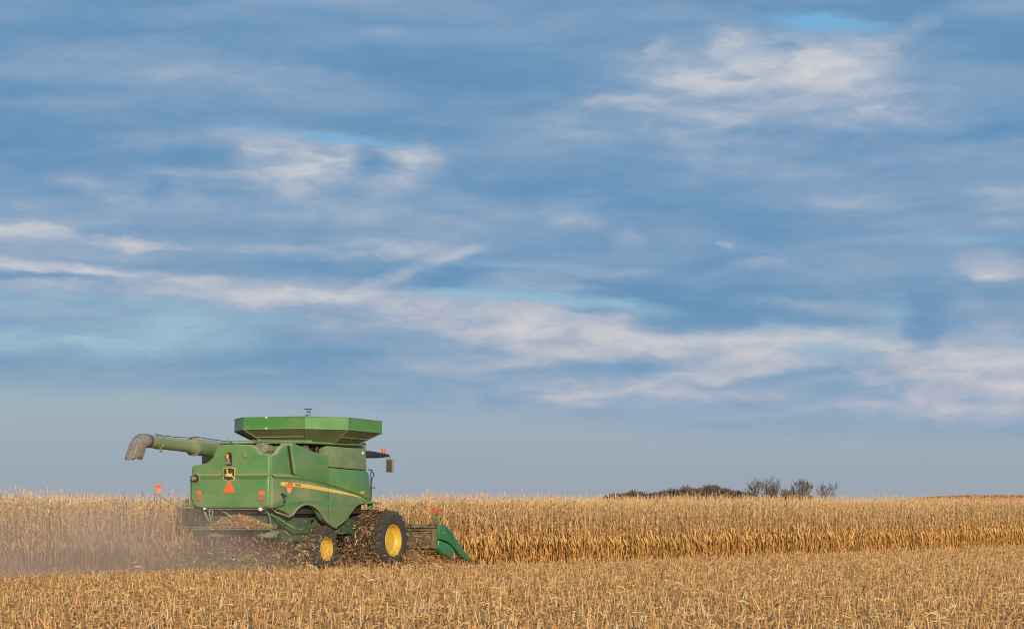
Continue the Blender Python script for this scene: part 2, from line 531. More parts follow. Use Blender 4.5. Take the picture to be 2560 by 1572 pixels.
# ------------------------------------------------------------------ stubble and litter
def build_stubble():
    rows = np.arange(-3.05 - 0, 90, 0.762)
    P = []
    for v in rows:
        u = np.arange(-75, 120, 0.175) + rng.uniform(-.05, .05)
        u = u + rng.normal(0, .03, len(u))
        vv = v + rng.normal(0, .025, len(u))
        x, y = uv2xy(u, vv)
        k = in_view(x, y, 8) & (y > 38) & (y < 215) & ~standing(u, vv) & (rng.random(len(u)) < .93)
        k &= ~((np.abs(vv) < 2.4) & (np.abs(vv) > 1.1) & (u > -3.6) & (u < 1.2) )
        P.append(np.stack([x[k], y[k]], -1))
    P = np.concatenate(P)
    N = len(P)
    h = np.clip(rng.normal(0.205, 0.07, N), .06, .42)
    r = rng.uniform(.010, .016, N)
    lean = rng.normal(0, .16, (N, 2))
    big = rng.random(N) < .12
    lean[big] = rng.normal(0, .6, (big.sum(), 2))
    base = np.concatenate([P, np.zeros((N, 1))], 1)
    top = base + np.stack([lean[:, 0] * h, lean[:, 1] * h, h], -1)
    ang = rng.random(N) * 6.28
    ring = []
    for c, rr in ((base, r * 1.15), (top, r)):
        for k in range(4):
            t = ang + k * math.pi / 2
            ring.append(c + np.stack([np.cos(t) * rr, np.sin(t) * rr, np.zeros(N)], -1))
    V = np.stack(ring, 1)
    q = np.array([[k, (k + 1) % 4, 4 + (k + 1) % 4, 4 + k] for k in range(4)] + [[4, 5, 6, 7]])
    Q = (np.arange(N)[:, None, None] * 8 + q[None]).reshape(-1, 4)
    c = straw_cols(N, (0.62, 0.37, 0.15), .35, .15)
    C = np.repeat(c[:, None], 8, 1)
    C[:, :4] *= 0.85
    parts = [(V.reshape(-1, 3), Q, C.reshape(-1, 3))]
    # torn leaf sheaths on some of the stubs
    k = rng.random(N) < .55
    n = k.sum()
    d = randdir(n, .5); d[:, 2] = rng.uniform(-.6, .9, n); d /= np.linalg.norm(d, axis=1)[:, None]
    s = randdir(n)
    b = np.zeros((n, 3)); b[:, 2] = -rng.uniform(.02, .16, n)
    parts.append(strips(base[k] + (top - base)[k] * rng.uniform(.3, 1, (n, 1)), d, s, rng.uniform(.1, .28, n), b, rng.uniform(.015, .04, n), straw_cols(n, (0.64, 0.38, 0.15), .35, .2)))
    V, Q, C = merge(parts)
    o = np_mesh('corn_stubble', V, Q, STRAW, C)
    tag(o, 'pale cut corn stubs standing in rows over the harvested foreground', 'stubble', kind='stuff')
    # litter: husks, leaves and stalk pieces lying on the soil
    M = 720000
    y = np.sqrt(rng.uniform(38 ** 2, 190 ** 2, M))
    x = rng.uniform(-1, 1, M) * (0.1714 * y + 8)
    rel = np.stack([x - ORG[0], y - ORG[1]], -1)
    u = rel @ FW; v = rel @ RT
    k = ~standing(u, v) & (rng.random(M) < np.where(y > 110, .7, 1.0))
    x, y, u, v = x[k], y[k], u[k], v[k]
    patch = .5 + .5 * np.sin(x * 1.1 + 2 * np.sin(y * .31)) * np.sin(y * .5 + 1.5 * np.sin(x * .7))
    k = rng.random(len(x)) < .35 + .75 * patch
    x, y, u, v = x[k], y[k], u[k], v[k]
    n = len(x)
    clump = 0.5 + 0.5 * np.sin(u * .9 + 1.3 * np.sin(v * 1.7)) * np.sin(v * 2.1 + u * .33)
    P = np.stack([x, y, 0.01 + rng.random(n) ** 2 * (.06 + .15 * clump)], -1)
    d = randdir(n, .38); d[:, 2] = np.abs(d[:, 2]) * np.where(rng.random(n) < .75, 1, -.2)
    s = randdir(n, .6)
    L = rng.gamma(3, .055, n).clip(.05, .55)
    b = np.zeros((n, 3)); b[:, 2] = -L * rng.uniform(0, .55, n)
    w = rng.uniform(.010, .046, n)
    V, Q, C = strips(P, d, s, L, b, w, straw_cols(n, (0.65, 0.37, 0.14), .5, .11))
    V[:, 2] = np.maximum(V[:, 2], .006)
    o = np_mesh('crop_litter', V, Q, STRAW, C)
    tag(o, 'tangled dry leaves, husks and broken stalks strewn between the stubs', 'crop litter', kind='stuff')


build_stubble()


# ------------------------------------------------------------------ standing corn
def corn_template(seed, lean):
    g = np.random.default_rng(seed)
    parts = []
    H = 2.42 * g.uniform(.94, 1.05)
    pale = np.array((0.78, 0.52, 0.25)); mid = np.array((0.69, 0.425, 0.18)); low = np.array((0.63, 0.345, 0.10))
    lx, ly = g.normal(0, .035, 2)
    def at(h): return np.array((lx * h * h / 2.2, ly * h * h / 2.2, h))
    hs = [0, .7, 1.4, H]
    rs = [.015, .0135, .011, .005]
    V = []
    for h, r in zip(hs, rs):
        for k in range(3):
            t = 2.1 * k
            V.append(at(h) + np.array((math.cos(t) * r, math.sin(t) * r, 0)))
    Q = []
    for i in range(3):
        for k in range(3): Q.append((3 * i + k, 3 * i + (k + 1) % 3, 3 * i + 3 + (k + 1) % 3, 3 * i + 3 + k))
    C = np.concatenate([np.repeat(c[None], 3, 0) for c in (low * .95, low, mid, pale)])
    parts.append((np.array(V), np.array(Q), C))
    phi = g.uniform(0, 6.28)
    hh = .25
    while hh < H - .12:
        f = hh / H
        ph = phi + g.normal(0, .45); phi += math.pi
        if g.random() < (.95 if f < .55 else .93):
            L = g.uniform(.45, .8) * (1 - .45 * f) * (0.75 if f < .2 else 1)
            out = np.array((math.cos(ph), math.sin(ph), 0)); side = np.array((-math.sin(ph), math.cos(ph), 0))
            droop = g.uniform(.55, 1.0)
            up = .10 * g.uniform(.3, 1.3)
            spread = g.uniform(.07, .26) * (1.25 if f > .5 else 1)
            p0 = at(hh)
            P = [p0, p0 + out * spread * .6 + np.array((0, 0, up)), p0 + out * spread * 1.05 + np.array((0, 0, up - L * .28 * droop)), p0 + out * spread * 1.1 + side * g.normal(0, .06) + np.array((0, 0, up - L * droop * .8))]
            if f > .55 and g.random() < .55:         # stiff broken upper blades
                e = g.uniform(.1, .9)
                P = [p0, p0 + out * L * .25 + np.array((0, 0, L * .25 * e)), p0 + out * L * .5 + np.array((0, 0, L * .38 * e)), p0 + out * L * .75 + np.array((0, 0, L * .25 * e - .06))]
            w = [.02, .055, .05, .012] if f < .55 else [.015, .04, .036, .01]
            tw = g.normal(0, .7)
            V = []
            for i, (p, ww) in enumerate(zip(P, w)):
                sv = side * math.cos(tw * i / 2) + out * math.sin(tw * i / 2)
                V += [p - sv * ww / 2, p + sv * ww / 2]
            Q = [(2 * i, 2 * i + 1, 2 * i + 3, 2 * i + 2) for i in range(3)]
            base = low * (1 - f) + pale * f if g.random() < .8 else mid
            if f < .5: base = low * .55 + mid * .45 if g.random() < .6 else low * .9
            C = np.repeat((base * g.uniform(.78, 1.12))[None], 8, 0)
            parts.append((np.array(V), np.array(Q), C))
        hh += g.uniform(.13, .19)
    # husked ear hanging from the stalk
    h0 = g.uniform(.95, 1.2); ph = g.uniform(0, 6.28)
    out = np.array((math.cos(ph), math.sin(ph), 0)); p0 = at(h0) + out * .02
    ax = out * .45 + np.array((0, 0, -.9)); ax /= np.linalg.norm(ax)
    s1 = np.cross(ax, (0.3, .2, 1.0)); s1 /= np.linalg.norm(s1); s2 = np.cross(ax, s1)
    V = []
    for t, r in ((0, .012), (.1, .038), (.22, .036), (.33, .008)):
        for k in range(4):
            a = k * math.pi / 2
            V.append(p0 + out * .04 + ax * t + (s1 * math.cos(a) + s2 * math.sin(a)) * r)
    Q = [(4 * i + k, 4 * i + (k + 1) % 4, 4 * i + 4 + (k + 1) % 4, 4 * i + 4 + k) for i in range(3) for k in range(4)]
    parts.append((np.array(V), np.array(Q), np.repeat((np.array((0.66, 0.44, 0.17)) * g.uniform(.85, 1.1))[None], 16, 0)))
    # tassel
    for k in range(4):
        p = at(H); ph = g.uniform(0, 6.28); sp = g.uniform(.05, .6)
        d = np.array((math.cos(ph) * sp, math.sin(ph) * sp, 1.0)); d /= np.linalg.norm(d)
        s = np.array((-math.sin(ph), math.cos(ph), 0)) * .006
        L = g.uniform(.09, .2)
        parts.append((np.array([p - s, p + s, p + d * L + s * .5, p + d * L - s * .5]), np.array([(0, 1, 2, 3)]), np.repeat((pale * .95)[None], 4, 0)))
    return merge(parts)


TEMPL = [corn_template(100 + i, 0) for i in range(14)]


def plant(P, hs):
    """copies of the templates at P with height factor hs -> V,Q,C"""
    which = rng.integers(0, len(TEMPL), len(P))
    out = []
    for k, (V, Q, C) in enumerate(TEMPL):
        idx = np.where(which == k)[0]
        if not len(idx): continue
        n = len(idx)
        t = rng.random(n) * 6.28
        c, s = np.cos(t), np.sin(t)
        lean = rng.normal(0, .045, (n, 2))
        bent = rng.random(n) < .03
        lean[bent] = rng.normal(0, .35, (bent.sum(), 2))
        VV = np.empty((n, len(V), 3))
        VV[:, :, 0] = c[:, None] * V[None, :, 0] - s[:, None] * V[None, :, 1] + lean[:, 0:1] * V[None, :, 2] + P[idx, 0:1]
        VV[:, :, 1] = s[:, None] * V[None, :, 0] + c[:, None] * V[None, :, 1] + lean[:, 1:2] * V[None, :, 2] + P[idx, 1:2]
        VV[:, :, 2] = V[None, :, 2] * hs[idx, None] * (1 - .5 * (lean ** 2).sum(1))[:, None]
        QQ = (np.arange(n)[:, None, None] * len(V) + Q[None]).reshape(-1, 4)
        tint = (1 + .13 * rng.normal(size=(n, 1, 1))).clip(.6, 1.35) * (1 + .012 * rng.normal(size=(n, 1, 3)))
        CC = np.clip(C[None] * tint, .01, .85).reshape(-1, 3)
        out.append((VV.reshape(-1, 3), QQ, CC))
    return merge(out)


def build_corn():
    us, vs = [], []
    def rows(v0, v1, u0, u1, du, keep=1.0):
        for v in np.arange(v0, v1, -0.762):
            u = np.arange(u0, u1, du); u = u + rng.normal(0, .035, len(u))
            vv = v + rng.normal(0, .03, len(u))
            k = rng.random(len(u)) < .95 * keep
            us.append(u[k]); vs.append(vv[k])
    rows(2.667, -2.7, 4.25, 128, .165)               # ahead of the machine, right of it towards the camera
    rows(-3.43, -8.0, -22, 45, .165)                 # beside and behind it, far side
    rows(-3.43, -6.0, 45, 128, .33)
    rows(-8.0, -20.0, -24, 60, .30, .8)
    rows(-20.0, -60.0, -30, 60, .9, .8)
    rows(-6.1, -40.0, 60, 140, 1.0, .8)
    u = np.concatenate(us); v = np.concatenate(vs)
    x, y = uv2xy(u, v)
    k = in_view(x, y, 12)
    u, v, x, y = u[k], v[k], x[k], y[k]
    hs = 1.0 + .03 * np.sin(u * .21) + .03 * np.sin(u * .07 + v * .4) + .034 * rng.normal(size=len(u))
    hs += -.015 + .095 * np.clip((u - 25) / 40, 0, 1) + .09 * np.clip((-4 - u) / 6, 0, 1)
    P = np.stack([x, y, 0 * x], -1)
    print('corn plants', len(P))
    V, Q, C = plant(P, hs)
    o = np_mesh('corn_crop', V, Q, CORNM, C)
    tag(o, 'tall dry golden corn still standing in a dense block behind the green harvester', 'corn crop', kind='stuff')


build_corn()


# ------------------------------------------------------------------ far field, wood and trees
def build_far_field():
    n = 26000
    y = rng.uniform(560, 760, n); x = rng.uniform(70, 150, n) * (y / 700)
    z = hill(x, y)
    P = np.stack([x, y, z], -1)
    d = randdir(n, .2); d[:, 2] = 3.0; d /= np.linalg.norm(d, axis=1)[:, None]
    s = randdir(n, .1)
    c = np.array((0.42, 0.20, 0.10))[None] * rng.uniform(.6, 1.3, (n, 1))
    a = np.clip((x * 700 / y - 66) / 30, .25, 1)
    V, Q, C = strips(P, d, s, rng.uniform(1.1, 2.0, n) * a, np.zeros((n, 3)), rng.uniform(.25, .5, n), c, 1)
    o = np_mesh('distant_crop', V, Q, STRAW, C)
    tag(o, 'reddish brown crop covering the low rise on the right horizon', 'distant crop', kind='stuff')


build_far_field()


def px(x, Y): return (x - 1280) / 7467 * Y


def build_wood():
    Y0 = 900
    crowns = []
    prof = [(1525, 1252), (1545, 1240), (1575, 1233), (1605, 1229), (1640, 1234), (1670, 1226), (1700, 1229), (1728, 1221), (1755, 1225), (1785, 1217), (1812, 1222), (1835, 1231), (1855, 1236), (1878, 1243), (1895, 1251)]
    for i, (x, yt) in enumerate(prof):
        for rep in range(5):
            X = px(x + random.uniform(-12, 12), Y0); Yd = Y0 + random.uniform(-12, 25)
            top = EYE + (1278 - yt) / 7467 * Y0 + random.uniform(-.9, .25)
            crowns.append((X, Yd, top, random.uniform(2.6, 4.0)))
    parts = []
    for (X, Yd, top, r) in crowns:
        n = 1300
        d = randdir(n); rad = rng.random(n) ** .45
        hz = top * .46
        P = np.stack([X + d[:, 0] * rad * r, Yd + d[:, 1] * rad * r, top - hz + d[:, 2] * rad * hz], -1)
        P[:, 2] = np.maximum(P[:, 2], .1)
        dd = d * .7 + randdir(n) * .6; dd[:, 2] += .5; dd /= np.linalg.norm(dd, axis=1)[:, None]
        c = np.array((0.105, 0.078, 0.066))[None] * rng.uniform(.55, 1.35, (n, 1))
        parts.append(strips(P, dd, randdir(n), rng.uniform(.6, 1.5, n), np.zeros((n, 3)), rng.uniform(.14, .34, n), c, 1))
    V, Q, C = merge(parts)
    o = np_mesh('distant_wood', V, Q, STRAW_DULL, C)
    tag(o, 'low dark mass of bare woodland on the horizon beyond the corn', 'wood', kind='stuff')


STRAW_DULL = tint_mat('bare_twigs', .9, 0)
build_wood()


def bare_tree(name, X, Y, height, spread, label, seed, stems=1, bushy=False, group='bare trees on the horizon'):
    g = random.Random(seed)
    root = empty(name, (X, Y, 0))
    tag(root, label, 'tree', group)
    trunks, crown = [], MB()
    def grow(p, d, L, r, lev):
        q = p
        pts, rs = [p], [r]
        for k in range(3):
            d = (d + Vector((g.gauss(0, .10), g.gauss(0, .10), g.gauss(.03, .06)))).normalized()
            q = q + d * (L / 3)
            pts.append(q); rs.append(r * (1 - .16 * (k + 1)))
        if lev > 1:
            e = pts[-1]
            if ((e.x ** 2 + e.y ** 2) / (height * .30 * spread) ** 2 + ((e.z - height * .60) / (height * .40)) ** 2) > 1: return
        tgt = trunks[-1] if lev == 0 else crown
        tgt.tube(pts, rs, 5 if lev < 2 else 3, cap=False)
        if lev >= 5: return
        n = 3 if lev < 2 else (3 if g.random() < .6 else 2)
        if lev == 0: n = 5
        for i in range(n):
            ang = g.uniform(.25, .70) * spread * (.85 if lev else 1)
            az = 2.4 * i + g.uniform(0, 6.28)
            o = d.orthogonal().normalized(); w = d.cross(o)
            nd = (d * math.cos(ang) + (o * math.cos(az) + w * math.sin(az)) * math.sin(ang)).normalized()
            nd = (nd + Vector((0, 0, .18))).normalized()
            t = g.uniform(.55, 1.0)
            st = pts[0].lerp(pts[-1], t) if lev else pts[-1].lerp(pts[1], g.random() * .8)
            grow(st, nd, L * g.uniform(.66, .86), max(rs[-1] * .72, .048), lev + 1)
    for s_ in range(stems):
        trunks.append(MB())
        off = Vector((g.uniform(-1, 1), g.uniform(-1, 1), 0)) * (.0 if stems == 1 else height * .18)
        grow(off, Vector((g.gauss(0, .08), g.gauss(0, .08), 1)), height * (.17 if bushy else .30) * g.uniform(.85, 1.05), height * .024 * (.7 if bushy else 1), 0)
    z = max(v[2] for v in crown.v)
    k = height / z
    for m in trunks + [crown]: m.v = [(a * k, b_ * k, c * k) for a, b_, c in m.v]
    for t_ in trunks: t_.build('stem' if bushy else 'trunk', BARK, root, smooth=60, recalc=False)
    crown.build('crown', TWIG, root, smooth=60, recalc=False)
    return root


def ht(y, Y): return (EYE + (1278 - y) / 7467 * Y) * 1.09


bare_tree('bare_tree', px(1893, 880), 880, ht(1199, 880), 1.15, 'tall bare tree with an open crown, nearest the dark wood, touching its taller twin', 3)
bare_tree('bare_tree', px(1913, 884), 884, ht(1197, 884), 1.0, 'tallest bare tree, second from the dark wood, with a narrow upright crown', 8)
bare_tree('bare_tree', px(1935, 890), 890, ht(1212, 890), .8, 'smaller bare tree leaning on the right side of the tallest one', 12)
bare_tree('shrub', px(1953, 886), 886, ht(1224, 886), 1.1, 'low bushy bare thicket at the foot of the tall pair of trees', 21, 4, True)
bare_tree('bare_tree', px(1992, 890), 890, ht(1214, 890), .75, 'slim bare tree in the middle group, shorter and left of its partner', 14)
bare_tree('bare_tree', px(2007, 886), 886, ht(1201, 886), .8, 'tall upright bare tree in the middle group with brush around its foot', 31)
bare_tree('shrub', px(1990, 884), 884, ht(1232, 884), 1.1, 'low brush at the left foot of the middle group of trees', 22, 4, True)
bare_tree('shrub', px(2029, 884), 884, ht(1239, 884), 1.1, 'low brush at the right foot of the middle group of trees', 25, 4, True)
bare_tree('bare_tree', px(2074, 890), 890, ht(1211, 890), 1.3, 'lone round crowned bare tree standing by itself nearest the reddish field', 17)

# ------------------------------------------------------------------ combine harvester
# local axes: x = right, y = forward, z = up; origin on the ground under the front axle
H = empty('combine_harvester', (ORG[0], ORG[1], 0), -A)
tag(H, 'green combine harvester with yellow wheels cutting the edge of the corn, seen from behind', 'combine harvester')


def side(a, b, d): return (d, a, b)                  # (u,z) outline at depth v
def rear(a, b, d): return (a, d, b)                  # (v,z) outline at depth u


def smooth_line(pts, n=4):
    """Catmull-Rom through points"""
    out = []
    P = [np.array(p, float) for p in pts]
    P = [2 * P[0] - P[1]] + P + [2 * P[-1] - P[-2]]
    for i in range(1, len(P) - 2):
        for k in range(n):
            t = k / n
            p0, p1, p2, p3 = P[i - 1:i + 3]
            out.append(tuple(.5 * (2 * p1 + (p2 - p0) * t + (2 * p0 - 5 * p1 + 4 * p2 - p3) * t * t + (3 * p1 - p0 - 3 * p2 + p3) * t ** 3)))
    out.append(tuple(P[-2]))
    return out


def text_mb(txt, size, fn, extr=0.004, squeeze=1.0, font_bold=0.012):
    cu = bpy.data.curves.new('lettering', 'FONT')
    cu.body = txt; cu.size = size; cu.extrude = extr; cu.align_x = 'CENTER'; cu.align_y = 'CENTER'; cu.offset = font_bold * size
    ob = bpy.data.objects.new('lettering', cu)
    COL.objects.link(ob)
    dg = bpy.context.evaluated_depsgraph_get()
    me = ob.evaluated_get(dg).to_mesh()
    mb = MB()
    mb.add([fn(v.co.x * squeeze, v.co.y, v.co.z) for v in me.vertices], [tuple(p.vertices) for p in me.polygons])
    ob.evaluated_get(dg).to_mesh_clear()
    bpy.data.objects.remove(ob); bpy.data.curves.remove(cu)
    return mb


# body core behind the panels
m = MB()
m.box((0, -3.75, 2.98), (2.75, 6.1, 1.96), .02)
m.box((0, -3.3, 1.75), (1.9, 5.2, 1.2), .02)
m.build('body_core', DARK, H)

# rear hood -----------------------------------------------------------
up = [(1.585, 2.6), (1.585, 3.93)] + smooth_line([(1.50, 4.0), (1.25, 4.01), (1.12, 4.09), (1.0, 4.25), (.84, 4.32)], 3) + \
     [(0.2, 4.345)] + smooth_line([(-.38, 4.325), (-.52, 4.27), (-.62, 4.12), (-.70, 3.93), (-.84, 3.79), (-1.05, 3.70), (-1.40, 3.665)], 3) + [(-1.52, 3.65), (-1.52, 2.6)]
lo = [(1.60, 2.24), (1.60, 3.14), (1.575, 3.24), (-1.51, 3.24), (-1.535, 3.14), (-1.535, 2.62)] + smooth_line([(-1.52, 2.5), (-1.44, 2.32), (-1.30, 2.22)], 3) + [(-1.1, 2.19), (1.3, 2.19)]
m = MB()
m.prism(up, rear, -7.16, -6.86, .12, 5)
m.prism(lo, rear, -7.225, -6.8, .06, 4)
hood = m.build('rear_hood', GREEN, H)
def moulding(top, out, low_, name, parent):
    """overhanging crease: three matching point rows make a lit upper and a shaded lower face"""
    m_ = MB(); n_ = len(top)
    m_.add(list(top) + list(out) + list(low_), [(i, i + 1, n_ + i + 1, n_ + i) for i in range(n_ - 1)] + [(n_ + i, n_ + i + 1, 2 * n_ + i + 1, 2 * n_ + i) for i in range(n_ - 1)])
    return m_.build(name, GREEN, parent, smooth=0)


for v0, v1 in ((-1.50, -.27), (.31, 1.57)):
    vs_ = np.linspace(v0, v1, 6)
    moulding([(v, -7.13, 3.37) for v in vs_], [(v, -7.30, 3.285) for v in vs_], [(v, -7.222, 3.15) for v in vs_], 'belt_moulding', hood)
# arch over the emblem
m = MB()
arch = [(-.265, 3.10), (-.265, 3.42)] + [(-.265 + .285 - .285 * math.cos(t), 3.42 + .17 * math.sin(t)) for t in np.linspace(.2, math.pi - .2, 9)] + [(.305, 3.42), (.305, 3.10)]
m.prism(arch, rear, -7.222, -7.10, .02, 2)
m.build('emblem_pad', GREEN, hood)
# emblem: dark rounded shield, yellow rim, leaping deer
def shield(s):
    q = [(-.165, .20), (0, .225), (.165, .20), (.195, .12), (.19, -.12), (.15, -.20), (0, -.235), (-.15, -.20), (-.19, -.12), (-.195, .12)]
    pts = smooth_line(q + [q[0]], 4)[:-1]
    return [(.02 + a * s * 1.2, 3.335 + b * s) for a, b in pts]
m = MB()
m.prism(shield(1.0), rear, -7.236, -7.20, 0)
em = m.build('emblem', DECAL_YELLOW, hood)
m = MB()
m.prism(shield(.92), rear, -7.243, -7.21, 0)
m.build('emblem_field', DECAL_DARK, hood)
deer = [(-.145, -.005), (-.12, .012), (-.07, .02), (-.055, .05), (-.06, .085), (-.085, .08), (-.098, .095), (-.075, .115), (-.065, .125), (-.085, .15), (-.088, .18),
        (-.078, .18), (-.07, .155), (-.058, .14), (-.05, .165), (-.05, .19), (-.040, .19), (-.036, .16), (-.042, .13), (-.02, .125), (-.022, .115), (-.038, .105), (-.03, .07), (-.015, .04), (.03, .03), (.075, .03),
        (.10, .05), (.108, .04), (.10, .015), (.115, -.03), (.145, -.075), (.172, -.118), (.165, -.125), (.12, -.09), (.075, -.06), (.03, -.065), (-.02, -.06), (-.055, -.05),
        (-.085, -.025), (-.105, -.02), (-.095, -.05), (-.075, -.075), (-.085, -.08), (-.11, -.055), (-.122, -.015), (-.14, -.02)]
m = MB()
m.prism([(.02 + a * 1.2, 3.32 + b * 1.05) for a, b in deer], rear, -7.249, -7.22, 0)
m.build('emblem_deer', DECAL_YELLOW, hood)
# slow vehicle triangle
m = MB()
m.prism([(-.17, 2.72), (.23, 2.72), (.235, 2.755), (.045, 3.085), (.015, 3.085), (-.175, 2.755)], rear, -7.25, -7.20, .004, 1)
m.build('warning_triangle', ORANGE, hood)
m = MB()
m.box((.03, -7.235, 2.695), (.34, .03, .025))
m.build('triangle_bracket', GREY, hood)
for v in (-1.20, 1.33):
    w = .17 if v < 0 else .22
    m = MB(); m.box((v, -7.235, 2.70), (w, .03, .13), .006); m.build('reflector', ORANGE, hood)
    m = MB()
    el = [(v + (w * .62) * math.copysign(abs(math.cos(t)) ** .6, math.cos(t)), 2.485 + .065 * math.copysign(abs(math.sin(t)) ** .6, math.sin(t))) for t in np.linspace(0, 2 * math.pi, 24, endpoint=False)]
    m.prism(el, rear, -7.245, -7.20, .008, 1)
    bz = m.build('tail_light', GREY, hood)
    m = MB()
    el = [(v + (w * .50) * math.cos(t), 2.482 + .042 * math.sin(t)) for t in np.linspace(0, 2 * math.pi, 20, endpoint=False)]
    m.prism(el, rear, -7.258, -7.22, .008, 1)
    m.build('tail_lens', RED, hood)
m = MB()                                             # thin trim rod across the hood
m.box((-.95, -7.231, 2.605), (1.0, .02, .014)); m.build('trim_strip', STRIPE_PALE, hood)
m = MB(); m.box((1.2, -7.231, 2.605), (.72, .02, .014)); m.build('trim_strip', STRIPE_PALE, hood)
m = MB()                                             # recess and beacon
m.prism([(-.13, 3.80), (-.13, 4.0)] + [(-.03 + .10 * -math.cos(t), 4.0 + .075 * math.sin(t)) for t in np.linspace(0.2, math.pi - .2, 7)] + [(.085, 4.0), (.085, 3.62), (-.11, 3.62)], rear, -7.172, -7.1, .006, 1)
m.build('beacon_recess', DARK, hood)
m = MB()
m.lathe([(0, .0), (0, .055), (.11, .058), (.15, .035), (.16, 0)], (-.05, -7.24, 3.87), 14, 'Z')
m.build('beacon_light', AMBER, hood)
m = MB()
m.box((-.045, -7.22, 3.845), (.15, .12, .03), .008); m.box((-.03, -7.2, 3.78), (.07, .1, .10), .01)
m.box((-.03, -7.21, 3.70), (.17, .11, .06), .012)
m.build('beacon_bracket', GREY, hood)
m = MB()
m.lathe([(-.02, 0), (-.02, .05), (.01, .062), (.05, .062)], (.64, -7.19, 3.965), 18, 'Y')
m.build('key_lock', GREY, hood)
# round port on the left of the hood
m = MB()
m.lathe([(-.02, .0), (-.02, .085), (.0, .10), (.0, .135), (-.03, .15), (.0, .175), (.08, .18)], (-1.30, -7.26, 3.20), 28, 'Y')
m.build('round_port', GREEN_DUSTY, hood)
m = MB(); m.lathe([(-.045, 0), (-.045, .125), (.0, .13)], (-1.305, -7.262, 3.197), 24, 'Y'); m.build('port_throat', DARK, hood)
m = MB()
m.lathe([(-.12, 0), (-.12, .07), (-.02, .075), (.05, .075)], (-1.31, -7.30, 3.195), 20, 'Y')
m.build('exhaust_pipe', SPOUT, hood)

# rear quarter, engine panel and front panels on the right -------------
q = [(-7.10, 3.15), (-7.10, 3.95)] + smooth_line([(-7.0, 3.985), (-6.85, 4.01), (-6.68, 4.09), (-6.50, 4.24), (-6.32, 4.32), (-6.08, 4.345)], 3) + [(-5.9, 4.33), (-5.55, 3.15)]
for sgn, mt in ((1, GREEN), (-1, GREEN)):
    m = MB(); m.prism(q if sgn > 0 else [(-7.1, 3.15), (-7.1, 3.62), (-3.4, 3.62), (-3.4, 3.15)], side, sgn * 1.62, sgn * 1.40, .15, 6)
    m.build('quarter_panel', GREEN, H)
q = [(-6.03, 4.36), (-5.96, 4.385)] + smooth_line([(-5.75, 4.37), (-5.35, 4.30), (-4.85, 4.20), (-4.37, 4.105), (-3.9, 4.065), (-3.52, 4.055)], 3) + [(-3.52, 3.03), (-5.45, 3.24)] + smooth_line([(-5.62, 3.27), (-5.74, 3.36), (-5.80, 3.52)], 3)
m = MB(); m.prism(q, side, 1.74, 1.25, .10, 5)
ep = m.build('engine_panel', GREEN, H)
m = MB(); m.tube([(1.645, -6.06, 4.30)] + [(1.645, a - .035, b - .02) for a, b in q[:-6:-1]] + [(1.645, -3.56, 3.02)], .04, 6)  # dark tube stands in for the shaded gap along the panel's rear and bottom edges
m.build('panel_gap_shade', DARK, ep)
m = MB(); m.prism([(-3.50, 3.625), (-3.50, 4.345), (-.87, 4.27), (-.82, 3.535)], side, 1.665, 1.3, .02, 2)
upper = m.build('upper_side_panel', GREEN_DUSTY, H)
m = MB(); m.lathe([(-.05, .06), (.02, .06), (.03, .045), (.03, 0)], (1.665, -1.10, 4.14), 16, 'X'); m.build('work_light', WHITE, upper)
m = MB(); m.prism([(-3.50, 2.90), (-3.50, 3.595), (-.81, 3.505), (-.66, 3.42), (-.50, 2.75), (-.43, 2.44), (-.6, 2.44), (-1.5, 2.66)], side, 1.655, 1.3, .02, 2)
lower = m.build('lower_side_panel', GREEN, H)
t_ = text_mb('S670', .115, lambda a, b, d: (1.662 + d, -1.10 + a, 2.745 + b), squeeze=1.25)
t_.build('model_number', DECAL_YELLOW, lower, smooth=0)

# lower skirt with wheel arch ------------------------------------------
crease = smooth_line([(-7.13, 3.225), (-6.6, 3.225), (-5.9, 3.215), (-5.1, 3.18), (-4.3, 3.11), (-3.5, 3.01), (-2.6, 2.875), (-1.6, 2.70), (-.8, 2.53), (-.43, 2.43)], 3)
arch = smooth_line([(-6.68, 2.13), (-6.2, 2.02), (-5.98, 1.945), (-5.84, 1.96), (-5.62, 2.12), (-5.34, 2.25), (-5.0, 2.315), (-4.65, 2.295), (-4.32, 2.20), (-4.02, 2.03), (-3.78, 1.82), (-3.45, 1.655), (-3.1, 1.535), (-2.95, 1.51), (-2.8, 1.545),
                    (-2.45, 1.68), (-2.14, 1.83), (-1.9, 2.02), (-1.6, 2.21), (-1.3, 2.315), (-1.1, 2.335)], 3)
bend = lambda a: 2.46 - .085 * (a + 6.7)             # line where the skirt folds inwards
sk = [(-7.13, 2.22)] + arch + [(-.05, 2.345), (-.05, 2.385)] + crease[::-1]
m = MB()
m.prism(sk, side, 1.69, 1.45, .045, 3)
skirt = m.build('side_skirt', GREEN_DUSTY, H)
# folded lower face of the skirt
low = [(-7.04, 2.245), (-6.68, 2.185), (-6.2, 2.07), (-5.98, 2.0)] + [(a, b + .075) for a, b in arch[9:50]]
lowtop = [(-1.5, 2.335), (-2.6, 2.36), (-3.6, 2.40), (-4.6, 2.46), (-5.6, 2.50), (-6.5, 2.50), (-7.04, 2.44)]
low = [p for p in low if p[0] < -1.75] + lowtop
m = MB()
m.prism(low, side, lambda a, b: 1.712 - .09 * (2.5 - b), 1.6, .01, 2)
m.build('skirt_fold', GREEN, skirt)
